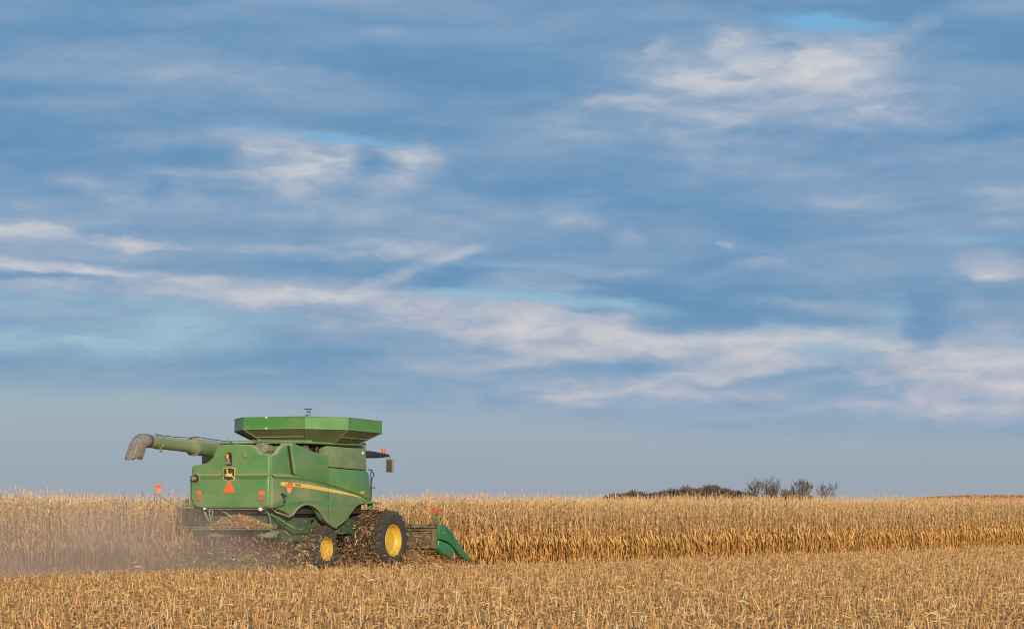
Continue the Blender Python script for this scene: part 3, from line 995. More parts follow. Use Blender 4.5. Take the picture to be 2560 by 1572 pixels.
# lip round the rear wheel arch
m = MB()
m.tube([(1.70, a, b - .005) for a, b in arch[6:40]], .035, 8)
m.build('arch_lip', GREEN_DUSTY, skirt)
cr = [p for p in crease if p[0] < -.6]
moulding([(1.63, a, b + .11) for a, b in cr], [(1.755 + .02 * a / 7, a, b + .03) for a, b in cr], [(1.688, a, b - .065) for a, b in cr], 'belt_moulding', skirt)
# yellow stripe, tapering forwards, following the crease
def stripe_top(u): return np.interp(u, [-6.61, -5.6, -4.6, -3.57, -2.4, -1.5, -.9], [3.075, 3.045, 2.98, 2.885, 2.755, 2.63, 2.525])
us = np.linspace(-6.61, -.92, 26)
tops = [(u, float(stripe_top(u))) for u in us]
bots = [(u, float(stripe_top(u)) - float(np.interp(u, [-6.61, -3.6, -.92], [.135, .125, .018]))) for u in us]
m = MB()
n = len(us)
fr = [(1.694, u, z) for u, z in tops] + [(1.694, u, z) for u, z in bots]
bk = [(1.66, u, z) for u, z in tops] + [(1.66, u, z) for u, z in bots]
m.add(fr + bk, [(i, i + 1, n + i + 1, n + i) for i in range(n - 1)] + [(i, i + 1, 2 * n + i + 1, 2 * n + i) for i in range(n - 1)] + [(n + i, n + i + 1, 3 * n + i + 1, 3 * n + i) for i in range(n - 1)])
m.build('stripe', STRIPE, skirt)
sl_ = -.075
for word, off in (('JOHN', -.27), ('DEERE', .22)):
    t_ = text_mb(word, .115, lambda a, b, d, off=off: (1.697 + d, -5.72 + a + off, 2.983 + b + sl_ * (a + off)), extr=.002, squeeze=1.15)
    t_.build('lettering', DECAL_DARK, skirt, smooth=0)
# panel seams as real gaps: dark strips let in between the panels
m = MB()
m.box((1.676, -3.50, 2.72), (.036, .022, 1.95))
m.build('panel_seam', DARK, skirt)
# left side skirt (plain, away from the camera)
m = MB(); m.prism([(-7.1, 2.25), (-5.9, 1.95), (-5.6, 2.2), (-4.2, 2.2), (-3.6, 1.7), (-2.9, 1.52), (-1.6, 2.3), (-.4, 2.35), (-.4, 3.5), (-.8, 4.3), (-3.5, 4.3), (-3.5, 3.3), (-7.1, 3.3)], side, -1.66, -1.3, .03, 2)
m.build('left_panel', GREEN, H)

# grain tank -----------------------------------------------------------
tu = [(-2.35, -3.25), (-1.26, -4.35), (1.26, -4.35), (2.35, -3.25), (2.35, -.92), (1.26, .18), (-1.26, .18), (-2.35, -.92)]
bu = [(-1.6, -2.9), (-.85, -3.62), (.85, -3.62), (1.6, -2.9), (1.6, -1.25), (.85, -.55), (-.85, -.55), (-1.6, -1.25)]
tilt = lambda y: -.028 * (y + 4.35)
m = MB()
rings = [[(a, b, 4.5 + tilt(b) * .4) for a, b in bu], [(a, b, 4.93 + tilt(b)) for a, b in tu], [(a, b, 5.35 + tilt(b)) for a, b in tu],
         [(a * .985, (b + 2.085) * .985 - 2.085, 5.35 + tilt(b)) for a, b in tu], [(a * .975, (b + 2.085) * .975 - 2.085, 4.95 + tilt(b)) for a, b in tu], [(a * .97, b, 4.53) for a, b in bu]]
vs = [p for r_ in rings for p in r_]
fs, mi = [], []
for k in range(5):
    for i in range(8):
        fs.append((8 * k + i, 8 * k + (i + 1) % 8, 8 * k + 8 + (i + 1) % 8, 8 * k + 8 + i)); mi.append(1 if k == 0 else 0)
fs.append(tuple(40 + i for i in range(8))); mi.append(0)
m.add(vs, fs); m.mi = mi
tm = m
m = MB()                                             # rolled lips top and bottom of the extension
for z, rr in ((5.352, .014), (4.935, .018)):
    loop = [(a * 1.002, (b + 2.085) * 1.002 - 2.085, z + tilt(b)) for a, b in tu]
    for i in range(8): m.tube([loop[i], loop[(i + 1) % 8]], rr, 6)
lip = m
m = tm                                               # stiffening ribs under the slope, and rivets
def slope(i, t, s):
    j = (i + 1) % 8
    B0, B1, T0, T1 = Vector(rings[0][i]), Vector(rings[0][j]), Vector(rings[1][i]), Vector(rings[1][j])
    return B0.lerp(B1, t).lerp(T0.lerp(T1, t), s)
for i in (0, 1, 3, 4):
    n_ = (slope(i, 1, 0) - slope(i, 0, 0)).cross(slope(i, 0, 1) - slope(i, 0, 0)).normalized()
    if n_.z > 0: n_ = -n_
    if i != 0: m.tube([slope(i, .04, .42) + n_ * .012, slope(i, .96, .42) + n_ * .012], .017, 6, mat=2)
    for sgn in (0.0, 1.0): m.tube([slope(i, sgn, 0.02) + n_ * .01, slope(i, sgn, .98) + n_ * .01], .016, 6, mat=2)
for i in (1, 3):
    n_ = (slope(i, 1, 0) - slope(i, 0, 0)).cross(slope(i, 0, 1) - slope(i, 0, 0)).normalized()
    if n_.z > 0: n_ = -n_
    for k in range(9):
        m.box(slope(i, random.uniform(.06, .94), random.choice((.2, .25, .62, .7, .85))) + n_ * .008, (.022, .022, .016), mat=3)
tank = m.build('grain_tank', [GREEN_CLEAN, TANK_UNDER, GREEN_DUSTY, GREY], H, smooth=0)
lip.build('tank_lip', GREEN, tank)
for z in (5.335, 4.955):
    m = MB(); m.box((-.32, -4.362, z), (.085, .03, .045), .004); m.build('tank_bracket', WHITE, tank)
m = MB()                                             # collar between tank and body
m.prism([(-1.5, -2.95), (-.85, -3.6), (.85, -3.6), (1.5, -2.95), (1.5, -.6), (-1.5, -.6)], lambda a, b, d: (a, b, d), 4.2, 4.51, .01, 1)
m.box((0.1, -3.3, 4.42), (3.3, 4.4, .05), .01)
m.build('tank_collar', GREEN, tank)
m = MB()                                             # mast on the far rim
m.tube([(.02, -2.0, 5.25), (.02, -2.0, 5.70)], .016, 6); m.tube([(-.10, -2.0, 5.45), (-.10, -2.0, 5.70)], .012, 6)
m.box((-.06, -2.0, 5.70), (.30, .06, .025), .005); m.box((-.16, -2.0, 5.44), (.16, .08, .06), .01, rot=Matrix.Rotation(R(-25), 4, 'Y')); m.box((-.03, -2, 5.60), (.10, .03, .03))
m.build('mast', BLACK, tank)

# engine deck ----------------------------------------------------------
m = MB()
m.box((.2, -5.0, 4.05), (2.4, 1.9, .06)); m.box((.62, -4.75, 4.28), (.10, .9, .34), .02); m.box((.95, -4.2, 4.26), (.5, .8, .36), .03)
m.tube([(-.9, -5.9, 4.50), (1.5, -4.3, 4.50)], .022, 6); m.tube([(-.95, -5.95, 4.42), (.2, -5.6, 4.43)], .018, 6); m.tube([(-.9, -5.9, 4.3), (-.9, -5.9, 4.56)], .018, 6); m.tube([(-.5, -5.9, 4.3), (-.5, -5.9, 4.5)], .015, 6)
deck = m.build('engine_deck', GREEN, H)
m = MB()
octo = [(.29 + .29 * math.cos(t), 4.225 + .20 * math.sin(t)) for t in np.linspace(math.pi / 8, 2 * math.pi + math.pi / 8, 8, endpoint=False)]
m.prism(octo, rear, -5.7, -5.1, .03, 2)
m.lathe([(-.03, 0), (-.03, .06), (0, .065), (0, .11), (-.015, .12), (.02, .14)], (.29, -5.72, 4.23), 20, 'Y')
for k in range(8):
    t = k * math.pi / 4
    m.box((.29 + .2 * math.cos(t), -5.71, 4.225 + .15 * math.sin(t)), (.045, .03, .045), .008)
m.build('air_cleaner', GREY, deck)
m = MB()
m.lathe([(0, .0), (0, .20), (.3, .20), (.3, 0)], (1.25, -4.75, 4.20), 20, 'X')
m.build('fan_housing', STEEL, deck)
m = MB()
m.lathe([(0, .06), (.04, .075), (.34, .075), (.36, .05)], (1.42, -3.85, 4.02), 16, 'Z'); m.box((1.3, -4.05, 4.2), (.16, .1, .34), .02)
m.build('filter_canister', BLACK, deck)

# unloading auger, folded back along the far side ------------------------
m = MB()
p0, p1, p2, p3 = Vector((-1.75, -1.6, 4.03)), Vector((-1.75, -6.75, 4.29)), Vector((-1.75, -8.88, 4.395)), Vector((-1.75, -9.60, 4.425))
m.tube([p0, p1], .285, 28); m.tube([p1, p3], .215, 28)
m.tube([p1 + Vector((0, .05, 0)), p1 + Vector((0, -.07, .003))], .30, 28)
m.tube([p1 + Vector((0, -.05, 0)), p1 + Vector((0, -.35, .015))], [.275, .22], 28)
auger = m.build('unloading_auger', GREEN_DUSTY, H, smooth=40)
m = MB()
m.lathe([(-.03, .218), (-.03, .245), (.03, .245), (.03, .218)], p2, 28, 'Y')
m.build('tube_flange', GREY, auger)
m = MB()
m.lathe([(-.03, .286), (-.03, .325), (.03, .325), (.03, .286)], p1, 28, 'Y')
for k in range(12):
    t = k * math.pi / 6
    m.box(p1 + Vector((.315 * math.cos(t), -.03, .315 * math.sin(t))), (.04, .05, .04))
m.build('tube_flange', GREY, auger)
m = MB()
m.tube([p2 + Vector((.02, -.25, .27)), p2 + Vector((.02, .2, .235)), (p1 + p2) / 2 + Vector((.02, 0, .25)), p1 + Vector((.02, -.2, .30)), p1 + Vector((.02, .1, .345)), p1 + Vector((.02, .8, .29)), p1 + Vector((.02, 2.4, .2))], .014, 6)
m.build('hydraulic_hose', BLACK, auger)
m = MB()
m.tube([p2 + Vector((.05, 0, .25)), p2 + Vector((.2, .02, .14)), p2 + Vector((.24, .02, -.05))], .012, 5)
m.build('hydraulic_hose', BLACK, auger)
m = MB(); m.lathe([(-.06, 0), (-.06, .05), (0, .06), (.05, .04), (.06, 0)], p2 + Vector((.1, .03, -.29)), 12, 'Y'); m.box(p2 + Vector((.1, .03, -.24)), (.03, .03, .1)); m.build('auger_light', GREY, auger)
# rubber spout bending down
m = MB()
path = [p3 + Vector((0, .12, 0)), p3 + Vector((0, -.06, .01)), p3 + Vector((0, -.25, .0)), p3 + Vector((0, -.40, -.09)), p3 + Vector((0, -.52, -.24)), p3 + Vector((0, -.63, -.42)), p3 + Vector((0, -.73, -.62))]
wx = [.232, .24, .25, .25, .235, .215, .20]; wz = [.232, .24, .25, .265, .27, .275, .285]
vs, fs = [], []
nn = 20
for i, p in enumerate(path):
    d = (path[min(i + 1, 6)] - path[max(i - 1, 0)]).normalized()
    x = Vector((1, 0, 0)); y = d.cross(x).normalized()
    for k in range(nn):
        t = 2 * math.pi * k / nn
        c_, s_ = math.cos(t), math.sin(t)
        e = (1, 1, .9, .75, .6, .5, .45)[i]
        q_ = p + x * wx[i] * math.copysign(abs(c_) ** e, c_) + y * wz[i] * math.copysign(abs(s_) ** e, s_)
        if i == 6: q_ += d * (.17 * s_)
        if i == 5: q_ += d * (.07 * s_)
        vs.append(q_)
for i in range(6):
    for k in range(nn): fs.append((i * nn + k, i * nn + (k + 1) % nn, (i + 1) * nn + (k + 1) % nn, (i + 1) * nn + k))
m.add(vs, fs)
sp_ = m.build('spout', SPOUT, auger, smooth=60)
md = sp_.modifiers.new('thick', 'SOLIDIFY'); md.thickness = .02
m = MB()                                             # raised flap frame on the spout's near side
fl = [(-9.96, 4.36), (-10.40, 4.36), (-10.50, 4.22), (-10.66, 3.82), (-10.06, 3.93), (-9.93, 4.28)]
m.prism(fl, side, -1.49, -1.62, .02, 2)
m.build('spout_flap', GREY, auger)

# cab -------------------------------------------------------------------
m = MB()
m.prism([(-.75, 2.3), (-.75, 3.98), (.45, 3.98), (.62, 3.2), (.50, 2.3)], side, .86, -.86, .05, 2)
cab = m.build('cab', GLASS, H)
m = MB()
m.prism([(-.95, 4.00), (-.95, 4.24), (.6, 4.25), (1.3, 4.20), (1.95, 4.11), (1.95, 4.06), (1.2, 4.0)], side, 1.02, -1.02, .04, 2)
m.build('cab_roof', BLACK, cab)
m = MB()
m.box((.87, -.35, 3.15), (.05, .06, 1.66))
m.build('cab_pillar', BLACK, cab)
m = MB(); m.lathe([(0, 0), (0, .07), (.05, .075), (.13, .075), (.17, .045), (.18, 0)], (1.0, 1.52, 4.20), 14, 'Z'); m.build('beacon_light', AMBER, cab)
m = MB(); m.lathe([(-.06, 0), (-.06, .05), (0, .05), (0, 0)], (1.0, 1.52, 4.20), 12, 'Z'); m.tube([(1.0, 1.6, 4.13), (1.25, 1.35, 4.13), (1.5, 1.1, 4.08), (1.5, 1.1, 3.98)], .022, 6)
m.build('mirror_arm', BLACK, cab)
m = MB(); m.box((1.5, 1.12, 3.72), (.28, .10, .50), .04); m.build('mirror', GREY, cab)
m = MB(); m.box((1.5, 1.068, 3.72), (.22, .012, .42), .004); m.build('mirror_glass', simple('mirror_glass', (.09, .085, .075), .3, .2), cab)
m = MB()
m.tube([(1.5, -.42, 3.56), (1.5, -.20, 3.55), (1.5, .0, 3.36), (1.5, -.16, 3.27), (1.5, -.20, 2.95), (1.5, -.22, 2.4)], .02, 6)
m.build('handrail', BLACK, cab)
m = MB(); m.tube([(1.5, -.25, 3.5), (1.5, -.24, 2.4)], .018, 6); m.build('handrail', BLACK, cab)
m = MB(); m.tube([(1.5, -.22, 2.92), (1.5, .06, 2.92)], .018, 6)
m.build('handrail', BLACK, cab)
m = MB(); m.box((1.42, -.15, 2.36), (.5, .55, .05), .01); m.box((1.45, -.2, 2.25), (.12, .2, .2), .01); m.build('cab_step', GREEN, cab)

# running gear ------------------------------------------------------------
def wheel(x, y, r, w, rim_r, out, name='wheel', straw=0, edge=.56):
    """tyre on a dished yellow rim; out = +1 when the outer face looks right"""
    hub = MB()
    hub.lathe([(0, 0), (0, rim_r * .34), (-.06 * out, rim_r * .36)], (out * (w * .5 - .24), 0, 0), 24, 'X')
    for k in range(8):
        t = k * math.pi / 4
        hub.lathe([(0, 0), (0, .018), (-.05 * out, .018)], (out * (w * .5 - .215), rim_r * .27 * math.cos(t), rim_r * .27 * math.sin(t)), 6, 'X')
    ho = hub.build(name, YELLOW, H, smooth=35)
    ho.location = (x, y, r - .03)
    ri = MB()
    ri.lathe([(w * .5 - .03, rim_r * 1.03), (w * .5 + .0, rim_r * 1.0), (w * .5 - .005, rim_r * .955), (w * .5 - .05, rim_r * .925), (w * .5 - .10, rim_r * .90), (w * .5 - .20, rim_r * .84), (w * .5 - .235, rim_r * .74), (w * .5 - .20, rim_r * .60), (w * .5 - .245, rim_r * .3)], (0, 0, 0), 48, 'X')
    if out < 0: ri.v = [(-a, b, c) for a, b, c in ri.v]
    ri.build('rim', YELLOW, ho, smooth=40)
    ty = MB()
    rc = r * .925
    prof = [(-w * .5 + .03, rim_r * .98), (-w * .5, rim_r * 1.08), (-w * .545, rim_r + (rc - rim_r) * .45), (-w * .53, rim_r + (rc - rim_r) * .72), (-w * .47, rc * .975), (-w * .38, rc), (0, rc * 1.008),
            (w * .38, rc), (w * .47, rc * .975), (w * .53, rim_r + (rc - rim_r) * .72), (w * .545, rim_r + (rc - rim_r) * .45), (w * .5, rim_r * 1.08), (w * .5 - .03, rim_r * .98)]
    ty.lathe(prof, (0, 0, 0), 56, 'X')
    nl = 21
    for sgn in (1, -1):
        for k in range(nl):
            t0 = (k + (.5 if sgn < 0 else 0)) * 2 * math.pi / nl
            st = [(.0, 0.0), (.22, .10), (.40, .19), (.50, .225), (.535, .235)]
            vs = []
            for j, (fx, da) in enumerate(st):
                t = t0 - da
                ht_ = r * (1.0 if j < 3 else (.985 if j == 3 else .925)); hb = rc * (.96 if j < 3 else (.94 if j == 3 else .88))
                dw = .034
                for rr, dd in ((hb, -dw * 1.3), (ht_, -dw), (ht_, dw), (hb, dw * 1.3)):
                    tt = t + dd / r * 1.05
                    vs.append((sgn * fx * w, rr * math.cos(tt), rr * math.sin(tt)))
            fs = []
            for j in range(4):
                for e in range(3): fs.append((4 * j + e, 4 * j + e + 1, 4 * j + 5 + e, 4 * j + 4 + e))
            fs += [(0, 1, 2, 3), (16, 17, 18, 19)]
            ty.add(vs, fs)
    ty.build('tyre', RUBBER, ho, smooth=30)
    if straw:
        n = straw
        t = rng.uniform(0, 6.28, n); xx = out * rng.uniform(-.62, edge, n) * w
        rr = r * rng.uniform(.93, 1.03, n)
        P = np.stack([xx, rr * np.cos(t), rr * np.sin(t)], -1)
        d = randdir(n); s = randdir(n)
        rad = P.copy(); rad[:, 0] = 0; rad /= np.linalg.norm(rad, axis=1)[:, None]
        d = d - rad * (d * rad).sum(1)[:, None] * .7; d /= np.linalg.norm(d, axis=1)[:, None]
        L = rng.uniform(.08, .26, n)
        V, Q, C = strips(P, d, s, L, -rad * .03, rng.uniform(.016, .05, n), straw_cols(n, (.19, .12, .065), .8, .15))
        so_ = np_mesh('stuck_straw', V, Q, STRAW, C)
        so_.parent = ho
        so_['kind'] = 'stuff'
    return ho


for s in (1, -1):
    wheel(s * 2.00, 0, 1.07, .62, .565, s, straw=1900, edge=.18)
    wheel(s * 1.20, 0, 1.07, .74, .565, s, straw=2400)
    wheel(s * 1.23, -3.40, .80, .72, .405, s, straw=1500, edge=.24)
m = MB()
m.box((0, 0, 1.05), (3.6, .35, .40), .04); m.box((0, .1, 1.5), (1.8, .9, .7), .05)
m.build('front_axle', GREEN, H)
m = MB()
m.box((0, -3.4, .88), (2.1, .24, .26), .03); m.box((0, -3.4, 1.15), (.5, .4, .4), .04); m.box((.55, -3.55, .92), (.75, .12, .14), .02)
m.build('rear_axle', GREEN, H)
m = MB()
m.prism([(-.3, 2.0), (-.3, 1.2), (1.75, .62), (1.75, 1.35)], side, .75, -.75, .03, 2)
m.build('feeder_house', GREEN, H)

# under the tail: chopper, spreader, tailboard, stays --------------------------
m = MB()
m.box((0, -5.7, 1.95), (2.3, 1.6, .75), .03)
m.box((.1, -4.7, 1.55), (2.5, 1.3, .5), .05)
m.box((1.10, -4.55, 1.30), (.25, 1.9, .50), .04); m.box((1.12, -2.2, 1.55), (.2, 2.6, .55), .03); m.box((1.25, -4.6, 2.02), (.1, 1.5, .07), .01); m.box((1.28, -4.5, 1.82), (.1, 1.5, .07), .01)
m.build('straw_chopper', simple('chopper_green', (.035, .075, .03), .8, var=.5), H)
m = MB()
m.box((0.0, -7.15, 1.535), (3.7, .05, .025)); m.box((0, -6.85, 1.50), (3.0, .65, .03), rot=Matrix.Rotation(R(6), 4, 'X'))
tb = m.build('tailboard', GREEN_DUSTY, H)
for v, z0 in ((1.0, 1.2), (-1.0, 1.2)):
    m = MB()
    m.lathe([(0, 0), (0, .36), (-.05, .38), (-.22, .34), (-.22, 0)], (v, -6.35, 1.42), 22, 'Z')
    m.build('spreader_disc', GREEN_DUSTY, tb)
for pts, r_ in (([(1.27, -6.95, 2.2), (1.33, -6.75, 1.95), (1.30, -6.6, 1.6)], .035), ([(1.5, -6.9, 2.2), (1.58, -6.7, 2.05), (1.72, -6.3, 1.93), (1.75, -6.1, 1.9)], .035),
                ([(-.95, -7.0, 2.2), (-.85, -7.0, 1.7)], .025), ([(-.75, -7.0, 2.2), (-.85, -7.0, 1.68)], .02), ([(-1.0, -7.05, 2.18), (-.8, -7.05, 2.08), (-.72, -7.05, 2.16)], .018)):
    m = MB(); m.tube(pts, r_, 8); m.build('hydraulic_hose', GREEN_DUSTY, H)
for (a, b_) in (((-.62, -7.0, 2.2), (-.05, -6.4, 1.72)), ((1.15, -6.9, 2.15), (1.78, -5.9, 1.5)), ((-1.28, -6.9, 2.2), (-1.05, -6.7, 1.6))):
    d = Vector(b_) - Vector(a); L = d.length
    m = MB(); m.box((Vector(a) + Vector(b_)) / 2, (.13, .05, L), .01, rot=d.to_track_quat('Z', 'Y').to_matrix().to_4x4())
    m.build('stay', GREEN, H)
m = MB()
m.box((.25, -7.12, 2.155), (2.3, .05, .03), .006)
m.build('tail_bar', GREY, H)
m = MB(); m.lathe([(-.075, 0), (-.06, .05), (0, .075), (.05, .06), (.07, 0)], (1.25, -7.18, 2.15), 14, 'Y'); m.build('rear_light', WHITE, H); m = MB(); m.lathe([(-.05, 0), (-.04, .045), (.05, .045)], (-1.0, -7.16, 2.17), 12, 'Y'); m.build('rear_light', WHITE, H)

# swing-out marker arms -----------------------------------------------------------
for s in (1, -1):
    m = MB()
    e = [(s * 1.45, -7.15, 2.20), (s * 1.85, -7.35, 2.20), (s * 2.62, -7.55, 2.60), (s * 2.62, -7.55, 2.70)]
    m.tube(e, .024, 8)
    ar = m.build('marker_arm', GREEN_DUSTY, H)
    m = MB(); m.prism([(s * 2.62 - .14, 2.98), (s * 2.62 + .14, 2.98), (s * 2.62 + .13, 2.87), (s * 2.62 - .13, 2.87)], rear, -7.58, -7.55, .006, 1)
    m.build('marker_reflector', ORANGE, ar)
    m = MB(); m.prism([(s * 2.62 - .09, 2.868), (s * 2.62 + .09, 2.868), (s * 2.62 + .05, 2.68), (s * 2.62 - .05, 2.68)], rear, -7.575, -7.53, .01, 1)
    m.build('marker_light', simple('marker_amber', (.62, .27, .13), .4), ar)

# corn header -----------------------------------------------------------------------
m = MB()
m.box((0, 1.80, 1.545), (6.15, .20, .14), .02)
m.box((0, 1.82, 1.15), (6.15, .04, .66)); m.box((0, 1.9, .80), (6.15, .30, .12), .02)
for k in range(9): m.box((-2.9 + .725 * k, 1.775, 1.15), (.05, .05, .64), .008)
m.tube([(-2.9, 1.74, 1.38), (0, 1.72, 1.33), (2.9, 1.74, 1.40)], .025, 6)
m.box((0, 2.6, .62), (6.0, 1.2, .10), .02, rot=Matrix.Rotation(R(-8), 4, 'X'))
head = m.build('corn_header', STEEL, H)


def snout(x, w, full=False):
    """pointed divider: ridge line falls from the back to a low tip"""
    m_ = MB()
    st = [(2.35, 1.30 if not full else 1.5, .85, 1.0), (2.9, 1.12 if not full else 1.22, .72, 1.0), (3.5, .80, .52, .8), (4.1, .50, .33, .5), (4.6, .25, .18, .12)]
    vs, fs = [], []
    for (y, zt, zb, k) in st:
        for (fx, fz) in ((-1, 0), (-.85, .55), (-.35, .92), (0, 1), (.35, .92), (.85, .55), (1, 0)):
            vs.append((x + fx * w * k, y, zb + (zt - zb) * fz))
    for i in range(4):
        for k in range(6): fs.append((7 * i + k, 7 * i + k + 1, 7 * i + 8 + k, 7 * i + 7 + k))
        fs.append((7 * i + 6, 7 * i, 7 * i + 7, 7 * i + 13))
    fs += [tuple(range(7)), tuple(28 + k for k in range(7))]
    m_.add(vs, fs)
    return m_


for k in range(7):
    snout(-2.286 + .762 * k, .17).build('row_divider', GREEN_HEAD, head, smooth=40)
for s in (1, -1):
    m = MB()
    prof_ = [(1.83, 1.08), (1.80, 1.52), (1.90, 1.60), (2.15, 1.60), (2.35, 1.545), (2.75, 1.33), (3.2, 1.04), (3.55, .81), (3.8, .66), (4.2, .46), (4.62, .26), (4.55, .20), (4.2, .28), (3.75, .40), (3.3, .62), (2.95, .80), (2.6, .95), (2.2, 1.03)]
    taper = lambda a: .30 * float(np.interp(a, [1.8, 3.2, 4.62], [1, .72, .10]))
    m.prism(prof_, side, lambda a, b: s * (3.02 + taper(a) * .5), lambda a, b: s * (3.02 - taper(a) * .5), .03, 3)
    dv = m.build('end_divider', GREEN_HEAD, head, smooth=40)
    m = MB()
    m.prism([(1.84, 1.045), (2.2, .99), (2.6, .905), (2.85, .80), (3.1, .60), (3.0, .45), (2.7, .41), (2.35, .48), (2.0, .63), (1.84, .80)], side, s * 3.125, s * 2.9, .04, 3)
    m.build('divider_skirt', GREEN_HEAD, dv, smooth=40)
    m = MB()                                          # raised rib along the shield
    rib = [(s * 3.165, a, b) for a, b in ((2.28, 1.50), (2.55, 1.36), (2.85, 1.12), (2.98, .88))]
    m.tube(rib, .02, 6)
    m.build('shield_rib', GREEN_HEAD, dv)
    m = MB(); m.box((s * 3.172, 2.08, 1.30), (.012, .11, .15), .004); m.build('shield_badge', DECAL_DARK, dv)
    m = MB(); m.prism([(2.08 + a * .28, 1.30 + b * .4) for a, b in deer], side, s * 3.183, s * 3.17, 0); m.build('badge_mark', DECAL_YELLOW, dv)
    m = MB(); m.tube([(s * 3.0, 1.45, 1.62), (s * 3.0, 1.62, 1.70), (s * 3.0, 1.85, 1.76), (s * 3.0, 1.90, 1.95)], .025, 7); m.box((s * 3.0, 1.90, 1.95), (.08, .08, .08), .01)
    m.build('lamp_stalk', GREEN_HEAD, head)
    m = MB(); m.lathe([(-.075, 0), (-.07, .07), (-.02, .09), (.05, .085), (.09, .05), (.10, 0)], (s * 3.0, 1.88, 2.06), 14, 'Y'); m.build('header_lamp', RED, head)

# ------------------------------------------------------------------ flying straw and dust
def to_world(P):
    x, y = uv2xy(P[:, 1], P[:, 0])
    return np.stack([x, y, P[:, 2]], -1)


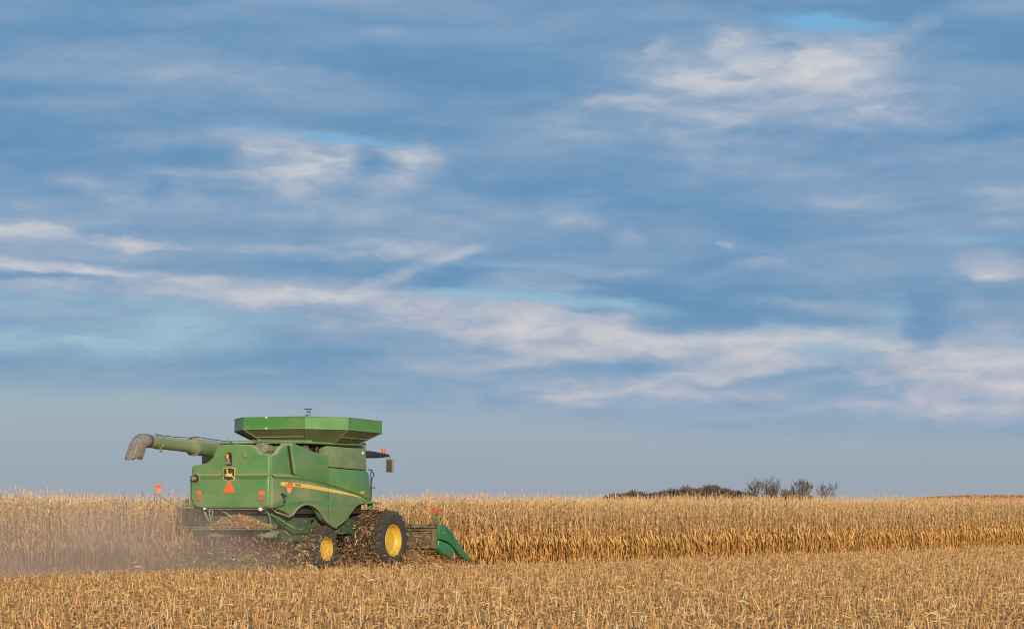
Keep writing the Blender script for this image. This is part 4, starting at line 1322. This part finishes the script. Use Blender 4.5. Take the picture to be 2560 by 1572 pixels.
def build_chaff():
    parts = []
    # heap of straw pouring off the tailboard
    n = 2600
    v = rng.normal(.35, .55, n).clip(-.8, 1.6)
    u = -6.75 - rng.random(n) * .6
    z = 1.52 + np.abs(rng.random(n)) * (.40 * np.exp(-((v - .3) / .8) ** 2) + .05)
    parts.append(strips(to_world(np.stack([v, u, z], -1)), randdir(n, .5), randdir(n), rng.uniform(.03, .14, n), np.zeros((n, 3)), rng.uniform(.008, .025, n), straw_cols(n, (.66, .39, .20), .3, .15), 1))
    # thrown pieces
    n = 9500
    u = -3.2 - rng.gamma(2.0, 1.7, n)
    v = rng.normal(.2, 1.35, n)
    z = np.abs(rng.normal(.55, .5, n)) + .05
    k = (z < 1.9) & (u > -14)
    P = to_world(np.stack([v, u, z], -1)[k]); n = len(P)
    parts.append(strips(P, randdir(n), randdir(n), rng.gamma(2, .035, n).clip(.02, .3), rng.normal(0, .02, (n, 3)), rng.uniform(.006, .022, n), straw_cols(n, (.30, .19, .11), .6, .14), 2))  # base colour darkened for dirt and for pieces shading each other
    n = 1000
    u = -4.0 - rng.gamma(2.0, 1.5, n); v = rng.normal(.6, 1.3, n); z = np.abs(rng.normal(.5, .45, n)) + .1
    P = to_world(np.stack([v, u, z], -1)); d_ = randdir(n)
    parts.append(strips(P, d_, randdir(n), rng.gamma(2.5, .05, n).clip(.06, .4), rng.normal(0, .05, (n, 3)), rng.uniform(.018, .04, n), straw_cols(n, (.66, .46, .24), .3, .4), 2))
    n = 3200
    u = rng.uniform(.6, 3.6, n); v = rng.normal(2.35, .40, n); z = rng.gamma(1.5, .16, n)
    k = z < .7
    P = to_world(np.stack([v, u, z], -1)[k]); n = len(P)
    parts.append(strips(P, randdir(n, .6), randdir(n), rng.uniform(.1, .35, n), rng.normal(0, .04, (n, 3)), rng.uniform(.014, .04, n), straw_cols(n, (.56, .34, .15), .4, .12), 2))
    # straw between the wheels and under the header
    n = 3000
    u = rng.uniform(-3.3, 2.6, n); v = rng.normal(1.6, .75, n)
    z = rng.gamma(1.5, .17, n)
    k = z < 1.0
    P = to_world(np.stack([v, u, z], -1)[k]); n = len(P)
    parts.append(strips(P, randdir(n), randdir(n), rng.uniform(.06, .26, n), rng.normal(0, .02, (n, 3)), rng.uniform(.01, .03, n), straw_cols(n, (.30, .19, .095), .6, .15), 2))
    # straw hanging over the back of the corn header
    n = 190
    v = rng.uniform(1.3, 3.0, n); z = rng.uniform(.68, 1.42, n); u = 1.70 - rng.random(n) * .10
    d_ = randdir(n); d_[:, 1] *= .3; d_[:, 2] -= .5; d_ /= np.linalg.norm(d_, axis=1)[:, None]
    parts.append(strips(to_world(np.stack([v, u, z], -1)), d_, randdir(n), rng.uniform(.08, .3, n), np.zeros((n, 3)), rng.uniform(.012, .032, n), straw_cols(n, (.34, .23, .11), .6, .12), 2))
    V, Q, C = merge(parts)
    o = np_mesh('flying_chaff', V, Q, STRAW, C)
    tag(o, 'chopped straw and husks thrown out under the tail of the harvester', 'flying chaff', kind='stuff')


build_chaff()


def build_dust():
    m_ = MB()
    m_.box((0, 0, 0), (1, 1, 1))
    me_o = m_.build('dust_cloud', [], None, smooth=0)
    L, Wd, Hh = 34.0, 10.5, 3.8
    cu, cv = -21.5, -.9
    x, y = uv2xy(cu, cv)
    me_o.location = (float(x), float(y), Hh / 2 + .02)
    me_o.rotation_euler = (0, 0, -A)
    me_o.scale = (Wd, L, Hh)
    mt = bpy.data.materials.new('dust')
    mt.use_nodes = True
    t = mt.node_tree; t.nodes.clear(); b = NB(t)
    tc = b.n('ShaderNodeTexCoord').outputs['Object']
    sp = b.n('ShaderNodeSeparateXYZ'); t.links.new(tc, sp.inputs[0])
    n = b.noise(b.vm('MULTIPLY', tc, (3.0, 7.0, 1.6)), 1.0, 4, .55).outputs['Fac']
    # along the swath: strongest just behind the machine, fading rearwards
    fu = b.m('MULTIPLY', b.mr(sp.outputs[1], .5, .36), b.mr(sp.outputs[1], -.5, .30, .45, 1.0))
    fv = b.m('MULTIPLY', b.mr(sp.outputs[0], -.5, -.2), b.mr(sp.outputs[0], .5, .2))
    fz = b.mr(b.m('ADD', sp.outputs[2], b.m('MULTIPLY', b.m('SUBTRACT', n, .5), .55)), .32, -.45)
    dn = b.m('MULTIPLY', b.m('MULTIPLY', fu, fv), b.m('MULTIPLY', fz, b.mr(n, .30, .70, .25, 1.4)))
    pv = b.n('ShaderNodeVolumePrincipled')
    pv.inputs['Color'].default_value = (0.95, 0.74, 0.61, 1)
    pv.inputs['Anisotropy'].default_value = 0.0
    t.links.new(b.m('MULTIPLY', dn, 0.15), pv.inputs['Density'])
    out = b.n('ShaderNodeOutputMaterial')
    t.links.new(pv.outputs[0], out.inputs['Volume'])
    me_o.data.materials.append(mt)
    tag(me_o, 'pinkish brown dust drifting low behind the harvester over the cut swath', 'dust', kind='stuff')


build_dust()
